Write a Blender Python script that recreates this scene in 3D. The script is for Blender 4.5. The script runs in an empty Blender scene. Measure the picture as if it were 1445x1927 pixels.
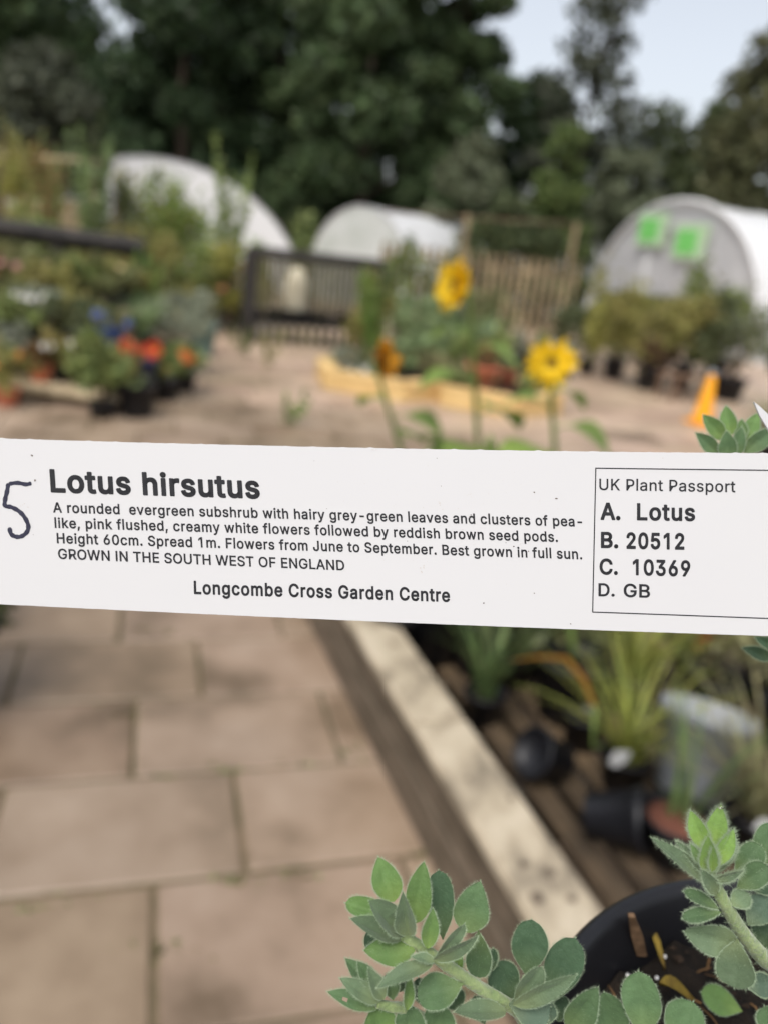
import bpy, math, random
import numpy as np
from mathutils import Vector, Matrix
from mathutils.geometry import tessellate_polygon

# ---------------------------------------------------------------- camera, sky, sun, exposure
R = math.radians
scene = bpy.context.scene
COL = scene.collection
W0, H0, FPX = 1445.0, 1927.0, 1500.0
PITCH, ROLL = R(18.5), R(6.5)
EYE = Vector((0, 0, 1.5))
FOCUS = 0.168
cam_d = bpy.data.cameras.new('camera')
cam_d.sensor_width = 36.0
cam_d.lens = 36.0 * FPX / H0
cam_d.clip_start, cam_d.clip_end = 0.01, 600
cam_d.dof.use_dof = True
cam_d.dof.focus_distance = FOCUS
cam_d.dof.aperture_fstop = cam_d.lens * 1e-3 / 0.0031
cam = bpy.data.objects.new('camera', cam_d)
COL.objects.link(cam)
cam.location = EYE
cam.rotation_euler = (Matrix.Rotation(R(90) - PITCH, 3, 'X') @ Matrix.Rotation(ROLL, 3, 'Z')).to_euler()
scene.camera = cam

world = bpy.data.worlds.new('World')
scene.world = world
world.use_nodes = True
wn, wl = world.node_tree.nodes, world.node_tree.links
sky = wn.new('ShaderNodeTexSky')
sky.sky_type = 'NISHITA'
sky.sun_disc = False
SUN_EL, SUN_ROT = R(58), R(205)
sky.sun_elevation = SUN_EL
sky.sun_rotation = SUN_ROT
sky.air_density, sky.dust_density, sky.ozone_density = 1.0, 4.0, 1.0
hs = wn.new('ShaderNodeHueSaturation')
hs.inputs['Saturation'].default_value = 0.36
hs.inputs['Value'].default_value = 1.1
bg = wn['Background']
wl.new(sky.outputs[0], hs.inputs['Color'])
wl.new(hs.outputs[0], bg.inputs['Color'])
bg.inputs['Strength'].default_value = 0.15

sun_d = bpy.data.lights.new('sun', 'SUN')
sun_d.energy = 0.85
sun_d.angle = R(16)
sun_d.color = (1, 0.96, 0.9)
sun = bpy.data.objects.new('sun', sun_d)
COL.objects.link(sun)
# direction to the sun: behind the camera, a little to the left (same as the sky's)
sdir = Vector((math.sin(SUN_ROT) * math.cos(SUN_EL), math.cos(SUN_ROT) * math.cos(SUN_EL), math.sin(SUN_EL)))
sun.rotation_euler = sdir.to_track_quat('Z', 'Y').to_euler()

vs = scene.view_settings
vs.view_transform, vs.look, vs.gamma, vs.use_curve_mapping = 'Standard', 'None', 1, False
vs.exposure = 0.50
scene.cycles.use_denoising = True
try:
    scene.cycles.denoiser = 'OPENIMAGEDENOISE'
except Exception:
    pass
scene.cycles.max_bounces = 6
scene.cycles.sample_clamp_indirect = 6

# ---------------------------------------------------------------- helpers
FWD = Vector((0, math.cos(PITCH), -math.sin(PITCH)))
UP = Vector((0, math.sin(PITCH), math.cos(PITCH)))


def ray(px, py):
    u, v = (px - W0 / 2) / FPX, (H0 / 2 - py) / FPX
    c, s = math.cos(ROLL), math.sin(ROLL)
    return Vector((1, 0, 0)) * (u * c - v * s) + UP * (u * s + v * c) + FWD


def pt(px, py, d):                       # point at a depth along the lens axis
    return EYE + ray(px, py) * d


def gp(px, py, z=0.0):                   # point where the sight line meets height z
    r = ray(px, py)
    return EYE + r * ((z - EYE.z) / r.z)


def at(px, py, y):                       # point at forward distance y
    r = ray(px, py)
    return EYE + r * (y / r.y)


def xat(px, y, z=0.0):                   # x that shows in picture column px at distance y, height z
    dep = y * math.cos(PITCH) + (EYE.z - z) * math.sin(PITCH)
    v = (y * math.sin(PITCH) + (z - EYE.z) * math.cos(PITCH)) / dep
    return dep * ((px - W0 / 2) / FPX - v * math.sin(ROLL)) / math.cos(ROLL)


def S(r, g, b):
    f = lambda c: c / 12.92 if c <= 0.04045 else ((c + 0.055) / 1.055) ** 2.4
    return (f(r / 255), f(g / 255), f(b / 255))


def mat(name, c1, c2=None, scale=6.0, rough=0.65, bump=0.0, island=0.0, hue=0.0, spec=0.3, sheen=0.0, trans=0.0, detail=5.0, stretch=None, c3=None, rib=False, damp=0.0):
    m = bpy.data.materials.new(name)
    m.use_nodes = True
    n, l = m.node_tree.nodes, m.node_tree.links
    p = n['Principled BSDF']
    p.inputs['Roughness'].default_value = rough
    p.inputs['Specular IOR Level'].default_value = spec
    if sheen:
        p.inputs['Sheen Weight'].default_value = sheen
        p.inputs['Sheen Roughness'].default_value = 0.5
    tc = n.new('ShaderNodeTexCoord')
    src = tc.outputs['Object']
    if stretch:
        mp = n.new('ShaderNodeMapping')
        mp.inputs['Scale'].default_value = stretch[:3]
        if len(stretch) > 3:
            mp.inputs['Rotation'].default_value = (0, 0, stretch[3])
        l.new(src, mp.inputs[0])
        src = mp.outputs[0]
    nz = n.new('ShaderNodeTexNoise')
    nz.inputs['Scale'].default_value = scale
    nz.inputs['Detail'].default_value = detail
    nz.inputs['Roughness'].default_value = 0.6
    l.new(src, nz.inputs['Vector'])
    rp = n.new('ShaderNodeValToRGB')
    c2 = c2 or tuple(x * 0.7 for x in c1)
    rp.color_ramp.elements[0].position, rp.color_ramp.elements[1].position = 0.34, 0.66
    rp.color_ramp.elements[0].color = (*c2, 1)
    rp.color_ramp.elements[1].color = (*c1, 1)
    if c3:
        e = rp.color_ramp.elements.new(0.5)
        e.color = (*c3, 1)
    l.new(nz.outputs[0], rp.inputs[0])
    out = rp.outputs[0]
    if rib:
        uv = n.new('ShaderNodeUVMap')
        sx = n.new('ShaderNodeSeparateXYZ')
        l.new(uv.outputs[0], sx.inputs[0])
        ab = n.new('ShaderNodeMath'); ab.operation = 'ABSOLUTE'
        l.new(sx.outputs[0], ab.inputs[0])
        mr = n.new('ShaderNodeMapRange')
        mr.inputs[1].default_value, mr.inputs[2].default_value = 0.02, 0.10
        mr.inputs[3].default_value, mr.inputs[4].default_value = 0.07, 0.0
        l.new(ab.outputs[0], mr.inputs[0])
        mx = n.new('ShaderNodeMixRGB')
        l.new(mr.outputs[0], mx.inputs[0])
        l.new(out, mx.inputs[1])
        mx.inputs[2].default_value = (*[min(1, x * 1.5 + 0.03) for x in c1], 1)
        ed = n.new('ShaderNodeMapRange')
        ed.inputs[1].default_value, ed.inputs[2].default_value = 0.90, 1.0
        ed.inputs[3].default_value, ed.inputs[4].default_value = 0.0, 0.14
        l.new(ab.outputs[0], ed.inputs[0])
        mx2 = n.new('ShaderNodeMixRGB')
        l.new(ed.outputs[0], mx2.inputs[0])
        l.new(mx.outputs[0], mx2.inputs[1])
        mx2.inputs[2].default_value = (0.36, 0.45, 0.30, 1)
        gb = n.new('ShaderNodeMapRange')
        gb.inputs[1].default_value, gb.inputs[2].default_value = 0.0, 0.55
        gb.inputs[3].default_value, gb.inputs[4].default_value = 0.5, 0.0
        l.new(sx.outputs[1], gb.inputs[0])
        mx3 = n.new('ShaderNodeMixRGB')
        l.new(gb.outputs[0], mx3.inputs[0])
        l.new(out, mx3.inputs[1])
        mx3.inputs[2].default_value = (c1[0] * 1.6 + .03, c1[1] * 1.35 + .02, c1[2] * 1.1, 1)
        mx2 = mx3
        oi = n.new('ShaderNodeObjectInfo')
        vj = n.new('ShaderNodeMapRange')
        vj.inputs[3].default_value, vj.inputs[4].default_value = 0.78, 1.2
        l.new(oi.outputs['Random'], vj.inputs[0])
        hv = n.new('ShaderNodeHueSaturation')
        l.new(vj.outputs[0], hv.inputs['Value'])
        l.new(mx2.outputs[0], hv.inputs['Color'])
        out = hv.outputs[0]
    if damp:
        n2 = n.new('ShaderNodeTexNoise')
        n2.inputs['Scale'].default_value, n2.inputs['Detail'].default_value = 0.55, 4
        l.new(tc.outputs['Object'], n2.inputs['Vector'])
        m2 = n.new('ShaderNodeMapRange')
        m2.inputs[1].default_value, m2.inputs[2].default_value = 0.38, 0.62
        m2.inputs[3].default_value, m2.inputs[4].default_value = 1 - damp, 1.06
        l.new(n2.outputs[0], m2.inputs[0])
        hd = n.new('ShaderNodeHueSaturation')
        l.new(m2.outputs[0], hd.inputs['Value'])
        l.new(out, hd.inputs['Color'])
        out = hd.outputs[0]
        mr2 = n.new('ShaderNodeMapRange')
        mr2.inputs[1].default_value, mr2.inputs[2].default_value = 0.38, 0.62
        mr2.inputs[3].default_value, mr2.inputs[4].default_value = 0.34, rough
        l.new(n2.outputs[0], mr2.inputs[0])
        l.new(mr2.outputs[0], p.inputs['Roughness'])
    if island or hue:
        g = n.new('ShaderNodeNewGeometry')
        h = n.new('ShaderNodeHueSaturation')
        mv = n.new('ShaderNodeMapRange')
        mv.inputs[3].default_value, mv.inputs[4].default_value = 1 - island, 1 + island
        l.new(g.outputs['Random Per Island'], mv.inputs[0])
        l.new(mv.outputs[0], h.inputs['Value'])
        if hue:
            ml = n.new('ShaderNodeMath'); ml.operation = 'MULTIPLY'; ml.inputs[1].default_value = 7.31
            fr = n.new('ShaderNodeMath'); fr.operation = 'FRACT'
            mh = n.new('ShaderNodeMapRange')
            mh.inputs[3].default_value, mh.inputs[4].default_value = 0.5 - hue, 0.5 + hue
            l.new(g.outputs['Random Per Island'], ml.inputs[0]); l.new(ml.outputs[0], fr.inputs[0])
            l.new(fr.outputs[0], mh.inputs[0]); l.new(mh.outputs[0], h.inputs['Hue'])
        l.new(out, h.inputs['Color'])
        out = h.outputs[0]
    l.new(out, p.inputs['Base Color'])
    if bump:
        b = n.new('ShaderNodeBump')
        b.inputs['Strength'].default_value = bump
        b.inputs['Distance'].default_value = 0.01
        l.new(nz.outputs[0], b.inputs['Height'])
        l.new(b.outputs[0], p.inputs['Normal'])
    if trans:
        t = n.new('ShaderNodeBsdfTranslucent')
        l.new(out, t.inputs['Color'])
        ms = n.new('ShaderNodeMixShader')
        ms.inputs[0].default_value = trans
        l.new(p.outputs[0], ms.inputs[1]); l.new(t.outputs[0], ms.inputs[2])
        l.new(ms.outputs[0], n['Material Output'].inputs['Surface'])
    return m


WL = {}                                  # world position of each object's origin


def thing(name, label, cat, loc=(0, 0, 0), group=None):
    o = bpy.data.objects.new(name, None)
    COL.objects.link(o)
    o.empty_display_size = 0.1
    o.location = loc
    WL[o.name] = Vector(loc)
    o['label'] = label
    o['category'] = cat
    o['kind'] = 'thing'
    if group:
        o['group'] = group
    return o


def tag(o, label, cat=None, group=None):
    o['label'] = label
    o['kind'] = 'thing'
    if cat:
        o['category'] = cat
    if group:
        o['group'] = group
    return o


def link(name, me, parent):
    o = bpy.data.objects.new(name, me)
    COL.objects.link(o)
    if parent is not None:
        o.parent = parent
    return o


class MB:
    """collects shapes in world coordinates; build() links them as ONE mesh object"""

    def __init__(s):
        s.v, s.f, s.m, s.uv = [], [], [], []

    def add(s, vs_, fs_, mi=0, uvs=None):
        o = len(s.v)
        s.v += [tuple(a) for a in vs_]
        s.f += [tuple(i + o for i in f) for f in fs_]
        s.m += [mi] * len(fs_)
        s.uv += uvs if uvs else [(0.5, 0.5)] * len(vs_)
        return s

    def box(s, c, sx, sy, sz, ang=0.0, mi=0, bev=0.0):      # c = centre of the bottom face
        c = Vector(c)
        ca, sa = math.cos(ang), math.sin(ang)
        T = lambda x, y, z: (c.x + x * ca - y * sa, c.y + x * sa + y * ca, c.z + z)
        b = min(bev, sx * 0.45, sy * 0.45, sz * 0.45) if bev else 0
        hx, hy = sx / 2, sy / 2
        if not b:
            vv = [T(*p) for p in ((-hx, -hy, 0), (hx, -hy, 0), (hx, hy, 0), (-hx, hy, 0), (-hx, -hy, sz), (hx, -hy, sz), (hx, hy, sz), (-hx, hy, sz))]
            return s.add(vv, [(3, 2, 1, 0), (4, 5, 6, 7), (0, 1, 5, 4), (1, 2, 6, 5), (2, 3, 7, 6), (3, 0, 4, 7)], mi)
        rings = []
        for (i, z) in ((b, 0), (0, b), (0, sz - b), (b, sz)):
            x, y = hx - i, hy - i
            k = b
            rings.append([T(*p, z) for p in ((-x + k, -y), (x - k, -y), (x, -y + k), (x, y - k), (x - k, y), (-x + k, y), (-x, y - k), (-x, -y + k))])
        vv = [p for r in rings for p in r]
        ff = [tuple(range(7, -1, -1)), tuple(range(24, 32))]
        for r in range(3):
            for i in range(8):
                j = (i + 1) % 8
                ff.append((r * 8 + i, r * 8 + j, r * 8 + 8 + j, r * 8 + 8 + i))
        return s.add(vv, ff, mi)

    def tube(s, pts, rad, n=8, mi=0, cap=True):
        pts = [Vector(p) for p in pts]
        rs = rad if isinstance(rad, (list, tuple)) else [rad] * len(pts)
        vv, ff = [], []
        ref = Vector((0.31, 0.17, 0.93))
        for i, p in enumerate(pts):
            t = (pts[min(i + 1, len(pts) - 1)] - pts[max(i - 1, 0)]).normalized()
            a = t.cross(ref)
            if a.length < 0.1:
                a = t.cross(Vector((1, 0, 0)))
            a.normalize()
            b = t.cross(a)
            for k in range(n):
                th = 2 * math.pi * k / n
                vv.append(p + (a * math.cos(th) + b * math.sin(th)) * rs[i])
        for i in range(len(pts) - 1):
            for k in range(n):
                j = (k + 1) % n
                ff.append((i * n + k, i * n + j, (i + 1) * n + j, (i + 1) * n + k))
        if cap:
            ff.append(tuple(range(n - 1, -1, -1)))
            ff.append(tuple(range((len(pts) - 1) * n, len(pts) * n)))
        return s.add(vv, ff, mi)

    def lathe(s, c, prof, n=32, mi=0, closed=False):
        c = Vector(c)
        vv, ff = [], []
        for (r, z) in prof:
            for k in range(n):
                th = 2 * math.pi * k / n
                vv.append((c.x + r * math.cos(th), c.y + r * math.sin(th), c.z + z))
        m = len(prof)
        for i in range(m - 1 + (1 if closed else 0)):
            for k in range(n):
                j = (k + 1) % n
                a, b = i * n, ((i + 1) % m) * n
                ff.append((a + k, a + j, b + j, b + k))
        if not closed:
            if prof[0][0] > 1e-6:
                ff.append(tuple(range(n - 1, -1, -1)))
            if prof[-1][0] > 1e-6:
                ff.append(tuple(range((m - 1) * n, m * n)))
        return s.add(vv, ff, mi)

    def build(s, name, mats, parent=None, smooth=True, uv=False):
        me = bpy.data.meshes.new(name)
        o = WL[parent.name] if parent is not None else Vector((0, 0, 0))
        me.from_pydata([(x - o.x, y - o.y, z - o.z) for (x, y, z) in s.v], [], s.f)
        for m in (mats if isinstance(mats, (list, tuple)) else [mats]):
            me.materials.append(m)
        if any(s.m):
            me.polygons.foreach_set('material_index', s.m)
        if uv:
            u = me.uv_layers.new(name='UVMap')
            idx = np.zeros(len(me.loops), dtype=np.int32)
            me.loops.foreach_get('vertex_index', idx)
            u.data.foreach_set('uv', np.array(s.uv, dtype=np.float32)[idx].ravel())
        if smooth:
            me.polygons.foreach_set('use_smooth', [True] * len(me.polygons))
        me.update()
        ob = link(name, me, parent)
        WL[ob.name] = o.copy()
        return ob


def quads(name, V, material, parent=None):
    """V: (n,4,3) array of leaf quads in world coordinates -> one mesh object"""
    o = WL[parent.name] if parent is not None else Vector((0, 0, 0))
    V = np.asarray(V, dtype=np.float32) - np.array(o, dtype=np.float32)
    n = len(V)
    me = bpy.data.meshes.new(name)
    me.vertices.add(n * 4); me.loops.add(n * 4); me.polygons.add(n)
    me.vertices.foreach_set('co', V.reshape(-1))
    me.loops.foreach_set('vertex_index', np.arange(n * 4, dtype=np.int32))
    me.polygons.foreach_set('loop_start', np.arange(0, n * 4, 4, dtype=np.int32))
    me.update(calc_edges=True)
    me.materials.append(material)
    ob = link(name, me, parent)
    WL[ob.name] = o.copy()
    return ob


def leaf_quads(rng, P, size, aspect=0.5, droop=0.0, upright=0.0, var=0.4):
    """diamond leaves at points P (n,3)"""
    n = len(P)
    d = rng.normal(size=(n, 3))
    d[:, 2] += upright - droop
    d /= np.linalg.norm(d, axis=1)[:, None]
    e = rng.normal(size=(n, 3))
    s = np.cross(d, e)
    s /= np.linalg.norm(s, axis=1)[:, None] + 1e-9
    L = (size * (1 + var * rng.uniform(-1, 1, n)))[:, None]
    nn = np.cross(d, s)
    b = P - d * L * 0.5
    t = P + d * L * 0.5 + nn * L * 0.12
    m = P - nn * L * 0.06
    return np.stack([b, m + s * L * aspect * 0.5, t, m - s * L * aspect * 0.5], axis=1)


def lobe_points(rng, lobes, per_area, inner=0.35):
    out = []
    for (c, r) in lobes:
        r = np.array(r, dtype=float)
        n = max(6, int(per_area * (r[0] * r[1] + r[1] * r[2] + r[0] * r[2]) / 3 * 12))
        d = rng.normal(size=(n, 3))
        d /= np.linalg.norm(d, axis=1)[:, None]
        k = (inner + (1 - inner) * rng.uniform(0, 1, n) ** 0.6)[:, None]
        bump = 1 + 0.18 * np.sin(d[:, :1] * 7 + c[0] * 3) * np.cos(d[:, 1:2] * 6 + c[2] * 5)
        out.append(np.array(c) + d * r * k * bump)
    return np.concatenate(out)


def blades(rng, base, n, length, width, spread, curve=0.5, r0=0.02, lean=(0, 0)):
    """arching grass blades from one clump: strips of quads (n*segs,4,3)"""
    out = []
    base = np.array(base, dtype=float)
    for i in range(n):
        a = rng.uniform(0, 2 * math.pi)
        tilt = spread * rng.uniform(0.1, 1)
        L = length * rng.uniform(0.6, 1.1)
        w = width * rng.uniform(0.7, 1.2)
        h = np.array([math.cos(a), math.sin(a), 0])
        sd = np.array([-math.sin(a), math.cos(a), 0])
        p = base + h * r0 * rng.uniform(0, 1) + np.array([rng.uniform(-r0, r0) * .5, rng.uniform(-r0, r0) * .5, 0])
        th = tilt
        segs = 5
        prev = None
        for k in range(segs + 1):
            ww = w * (1 - (k / segs) ** 2) * 0.5 + w * 0.03
            l_, r_ = p - sd * ww, p + sd * ww
            if prev is not None:
                out.append([prev[0], prev[1], r_, l_])
            prev = (l_, r_)
            d = h * math.sin(th) + np.array([lean[0], lean[1], 1]) * math.cos(th)
            p = p + d * L / segs
            th += curve * rng.uniform(0.5, 1.2) / segs * 2
    return np.array(out)

GLYPHS = {' ':[188,[]],
',':[188,[[53,-119,38,-119,48,-56,58,8,68,71,91,71,114,71,137,71,119,8,102,-56,84,-119,69,-119]]],
'-':[453,[[263,244,337,244,337,226,337,207,337,188,263,188,188,188,114,188,114,207,114,226,114,244,188,244]]],
'.':[188,[[108,-4,95,-4,83,-4,72,0,63,9,54,18,50,28,50,41,50,54,54,65,63,73,72,82,83,87,95,87,108,87,119,82,128,73,137,65,141,54,141,41,141,28,137,18,128,9,119,0]]],
'0':[453,[[264,-7,227,-7,189,-7,157,3,130,24,103,45,83,74,69,113,55,152,48,199,48,254,48,309,55,356,69,395,83,434,104,464,130,484,157,505,189,516,227,516,264,516,296,505,323,484,350,464,370,434,384,395,398,356,405,309,405,254,405,199,398,152,384,113,370,74,350,45,323,24,297,3],[202,50,227,50,252,50,273,58,290,74,308,90,321,113,330,144,339,174,344,211,344,254,344,297,339,334,330,365,321,395,308,419,290,435,273,451,252,460,227,460,202,460,180,451,163,435,146,419,132,395,123,365,114,334,109,297,109,254,109,211,114,174,123,144,132,113,146,90,163,74,180,58]]],
'1':[440,[[250,509,276,509,276,339,276,170,276,0,255,0,234,0,212,0,212,149,212,299,212,448,211,448,210,448,209,448,168,418,127,388,86,358,86,381,86,404,86,427,123,454,161,481,198,509,224,509]]],
'2':[453,[[172,0,64,0,64,16,64,32,64,47,121,108,177,168,234,229,254,249,270,267,282,282,295,298,304,313,311,327,317,341,320,356,320,371,320,390,316,405,308,419,299,432,288,442,273,449,259,456,242,460,224,460,204,460,187,456,172,447,158,439,147,428,139,413,131,399,127,382,127,362,107,362,86,362,66,362,66,392,72,419,86,442,100,465,119,483,143,496,167,509,194,516,225,516,255,516,282,509,306,497,329,484,348,467,361,445,374,424,381,399,381,372,381,354,378,335,371,318,364,300,353,280,336,259,319,237,296,211,267,180,229,140,191,100,153,60,153,59,153,58,153,57,231,57,310,57,389,57,389,38,389,19,389,0,281,0]]],
'3':[453,[[252,-7,218,-7,187,-7,158,-1,133,10,107,21,86,37,70,57,54,78,46,103,44,132,66,132,87,132,109,132,111,114,117,99,126,87,136,75,149,65,165,59,181,53,199,50,219,50,239,50,258,53,275,61,292,68,305,79,315,93,324,107,329,124,329,145,329,163,325,181,316,196,307,212,293,224,275,234,256,243,231,248,201,248,186,248,172,248,157,248,157,265,157,282,157,299,200,349,244,399,288,448,288,450,288,451,288,452,215,452,142,452,70,452,70,471,70,490,70,509,171,509,272,509,372,509,372,493,372,477,372,461,319,400,265,339,211,278,211,282,211,285,211,289,249,293,281,288,308,276,335,263,356,246,371,222,386,199,393,173,393,145,393,115,385,89,370,66,355,43,335,25,309,12,282,0]]],
'5':[453,[[254,-7,221,-7,191,-7,164,-1,140,11,116,23,97,39,83,60,69,81,61,104,60,130,81,130,101,130,122,130,124,115,129,101,138,89,147,77,159,67,173,60,188,53,204,50,221,50,242,50,260,55,276,64,292,74,305,87,314,104,323,121,328,141,328,162,328,184,323,204,314,221,304,238,291,252,275,262,258,272,239,277,218,277,201,277,184,274,167,268,151,263,138,255,128,246,108,248,88,250,67,253,77,338,86,423,96,509,186,509,276,509,366,509,366,490,366,471,366,452,294,452,222,452,151,452,145,402,139,352,134,301,135,301,135,301,136,301,147,311,161,319,178,325,194,331,211,334,229,334,253,334,274,329,294,321,313,313,331,301,345,285,359,270,371,252,379,231,387,210,391,188,391,163,391,130,384,101,369,76,354,50,334,30,309,15,283,1]]],
'6':[453,[[258,-7,226,-7,195,-7,167,0,142,15,118,29,98,49,84,74,71,100,64,129,64,162,64,186,69,212,80,239,91,266,110,300,137,340,176,396,214,453,252,509,276,509,299,509,322,509,265,426,208,344,151,261,149,261,147,261,145,261,150,271,157,280,165,288,174,296,184,302,196,307,207,312,221,314,235,314,266,314,293,308,316,295,339,282,357,263,370,240,382,216,389,189,389,157,389,125,382,97,368,73,354,48,334,28,310,14,286,0],[207,48,226,48,246,48,264,53,279,63,294,72,306,85,314,101,323,118,327,136,327,157,327,178,323,197,314,213,306,230,294,242,279,251,264,261,246,265,226,265,207,265,189,261,174,252,159,243,147,230,138,214,129,198,125,179,125,158,125,137,129,118,138,102,147,85,159,72,174,63,189,53]]],
'9':[453,[[195,516,226,516,258,516,286,508,310,494,335,480,354,460,368,434,382,409,389,380,389,347,389,323,383,297,373,270,362,243,343,209,315,168,277,112,239,56,200,0,177,0,154,0,130,0,187,83,244,165,301,248,303,248,305,248,307,248,303,238,296,229,287,221,279,213,269,207,257,202,245,197,232,195,218,195,187,195,160,201,137,214,114,227,96,245,83,269,70,292,64,320,64,352,64,384,71,412,85,436,99,461,118,480,143,494,167,508],[246,460,226,460,207,460,189,456,174,446,159,437,147,424,138,407,130,391,125,372,125,352,125,330,130,312,138,295,147,279,159,266,174,257,189,248,207,243,226,243,246,243,263,248,279,257,294,266,306,279,314,295,323,311,327,330,327,350,327,372,323,391,314,407,306,424,294,437,279,446,264,456]]],
'A':[480,[[39,0,16,0,78,170,140,339,201,509,226,509,251,509,276,509,338,339,401,170,463,0,440,0,418,0,395,0,359,101,323,202,287,302,281,321,273,344,264,372,255,400,245,435,232,478,236,478,241,478,245,478,233,435,222,399,213,371,204,343,196,320,191,302,155,202,120,101,85,0,62,0],[197,142,110,142,110,161,110,180,110,199,197,199,283,199,370,199,370,180,370,161,370,142,283,142]]],
'B':[456,[[122,0,60,0,60,170,60,339,60,509,120,509,181,509,241,509,276,509,306,503,329,491,352,479,369,462,381,442,392,422,398,399,398,374,398,352,394,334,387,320,379,306,369,294,356,286,344,277,330,271,315,267,315,265,315,264,315,262,331,261,347,255,363,245,379,235,392,221,402,203,413,185,418,163,418,136,418,111,412,87,400,67,388,46,370,30,344,18,319,6,287,0,247,0,184,0],[125,115,125,57,165,57,205,57,245,57,284,57,313,65,330,80,347,95,355,114,355,137,355,154,351,170,342,184,334,198,321,209,306,218,290,227,271,231,248,231,207,231,166,231,125,231,125,173],[125,341,125,285,162,285,200,285,238,285,257,285,273,289,288,296,303,303,315,313,323,326,332,339,336,355,336,372,336,395,328,414,313,429,297,444,273,452,240,452,202,452,163,452,125,452,125,396]]],
'C':[510,[[293,-7,267,-7,223,-7,184,4,150,25,116,46,89,76,70,115,50,154,40,201,40,254,40,308,50,354,70,393,89,432,116,462,150,484,184,505,223,516,267,516,293,516,317,512,340,504,363,497,384,486,402,471,420,457,436,439,448,418,460,398,468,374,473,348,451,348,430,348,408,348,404,366,398,381,389,395,381,408,370,419,357,428,345,438,331,444,315,449,300,454,284,456,267,456,236,456,208,448,184,432,159,417,139,394,125,364,111,334,103,297,103,254,103,211,111,175,125,145,140,115,159,92,184,76,209,61,236,53,267,53,284,53,300,55,315,60,331,65,345,71,357,81,370,90,381,101,389,114,398,128,404,143,408,160,430,160,451,160,473,160,469,135,460,111,448,91,436,70,421,52,402,38,384,23,363,12,341,5,318,-3]]],
'D':[502,[[271,0,219,0,178,0,137,0,96,0,96,19,96,38,96,57,136,57,175,57,215,57,256,57,291,65,318,81,345,97,366,119,379,149,392,179,399,214,399,255,399,296,392,331,379,361,366,390,346,412,320,428,293,444,260,452,221,452,178,452,136,452,93,452,93,471,93,490,93,509,137,509,181,509,225,509,275,509,317,499,353,478,388,458,415,429,433,391,452,353,462,308,462,255,462,202,452,157,433,119,414,81,387,51,351,31,314,10],[103,509,125,509,125,339,125,170,125,0,103,0,82,0,60,0,60,170,60,339,60,509,82,509]]],
'E':[419,[[165,0,60,0,60,170,60,339,60,509,164,509,268,509,372,509,372,490,372,471,372,452,290,452,207,452,125,452,125,396,125,341,125,286,202,286,278,286,355,286,355,267,355,248,355,229,278,229,202,229,125,229,125,172,125,114,125,57,208,57,292,57,375,57,375,38,375,19,375,0,270,0]]],
'F':[410,[[82,0,60,0,60,170,60,339,60,509,163,509,266,509,369,509,369,490,369,471,369,452,288,452,206,452,125,452,125,394,125,336,125,278,198,278,272,278,346,278,346,259,346,240,346,221,272,221,198,221,125,221,125,147,125,74,125,0,103,0]]],
'G':[520,[[309,-7,269,-7,223,-7,184,4,149,25,115,46,88,77,69,116,50,155,40,201,40,254,40,308,50,354,69,393,88,432,115,462,149,484,183,505,221,516,265,516,292,516,317,512,340,504,364,496,385,484,403,469,422,454,437,437,449,416,461,396,470,373,474,349,452,349,430,349,408,349,403,365,396,380,387,393,379,406,368,417,356,427,344,436,330,444,315,448,300,453,283,456,265,456,235,456,208,448,183,432,159,417,139,394,125,364,111,334,103,297,103,254,103,211,111,175,125,145,140,115,159,92,184,76,209,61,237,53,269,53,297,53,323,59,345,71,367,83,384,101,396,123,409,146,415,172,415,202,421,201,428,200,434,199,384,199,333,199,283,199,283,218,283,237,283,256,348,256,413,256,478,256,478,237,478,219,478,200,478,158,469,122,451,91,433,60,408,36,377,19,345,2]]],
'H':[517,[[82,0,60,0,60,170,60,339,60,509,82,509,103,509,125,509,125,435,125,362,125,289,214,289,303,289,392,289,392,362,392,435,392,509,414,509,435,509,457,509,457,339,457,170,457,0,435,0,414,0,392,0,392,77,392,155,392,232,303,232,214,232,125,232,125,155,125,77,125,0,103,0]]],
'I':[190,[[84,0,62,0,62,169,62,339,62,509,84,509,106,509,128,509,128,339,128,169,128,0,106,0]]],
'J':[396,[[230,-7,185,-7,140,-7,104,6,75,33,47,59,33,97,33,145,33,155,33,164,33,173,55,173,76,173,98,173,98,164,98,155,98,145,98,114,106,91,122,74,137,58,159,50,185,50,211,50,232,58,248,74,264,91,272,114,272,145,272,267,272,388,272,509,293,509,315,509,336,509,336,388,336,267,336,145,336,97,322,59,294,33,266,6]]],
'K':[467,[[146,189,104,145,104,169,104,193,104,216,116,232,128,247,139,261,151,275,162,290,174,303,187,317,199,331,212,344,262,399,313,454,364,509,392,509,420,509,448,509,376,431,304,353,231,276,230,276,229,276,228,276,187,233],[82,0,60,0,60,170,60,339,60,509,82,509,103,509,125,509,125,451,125,392,125,334,124,298,124,261,124,225,124,214,124,204,125,193,125,129,125,64,125,0,103,0],[398,0,372,0,311,86,249,173,188,259,201,276,215,293,228,309,302,206,375,103,449,0,423,0]]],
'L':[393,[[160,0,60,0,60,170,60,339,60,509,82,509,103,509,125,509,125,358,125,208,125,57,203,57,282,57,361,57,361,38,361,19,361,0,261,0]]],
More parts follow.
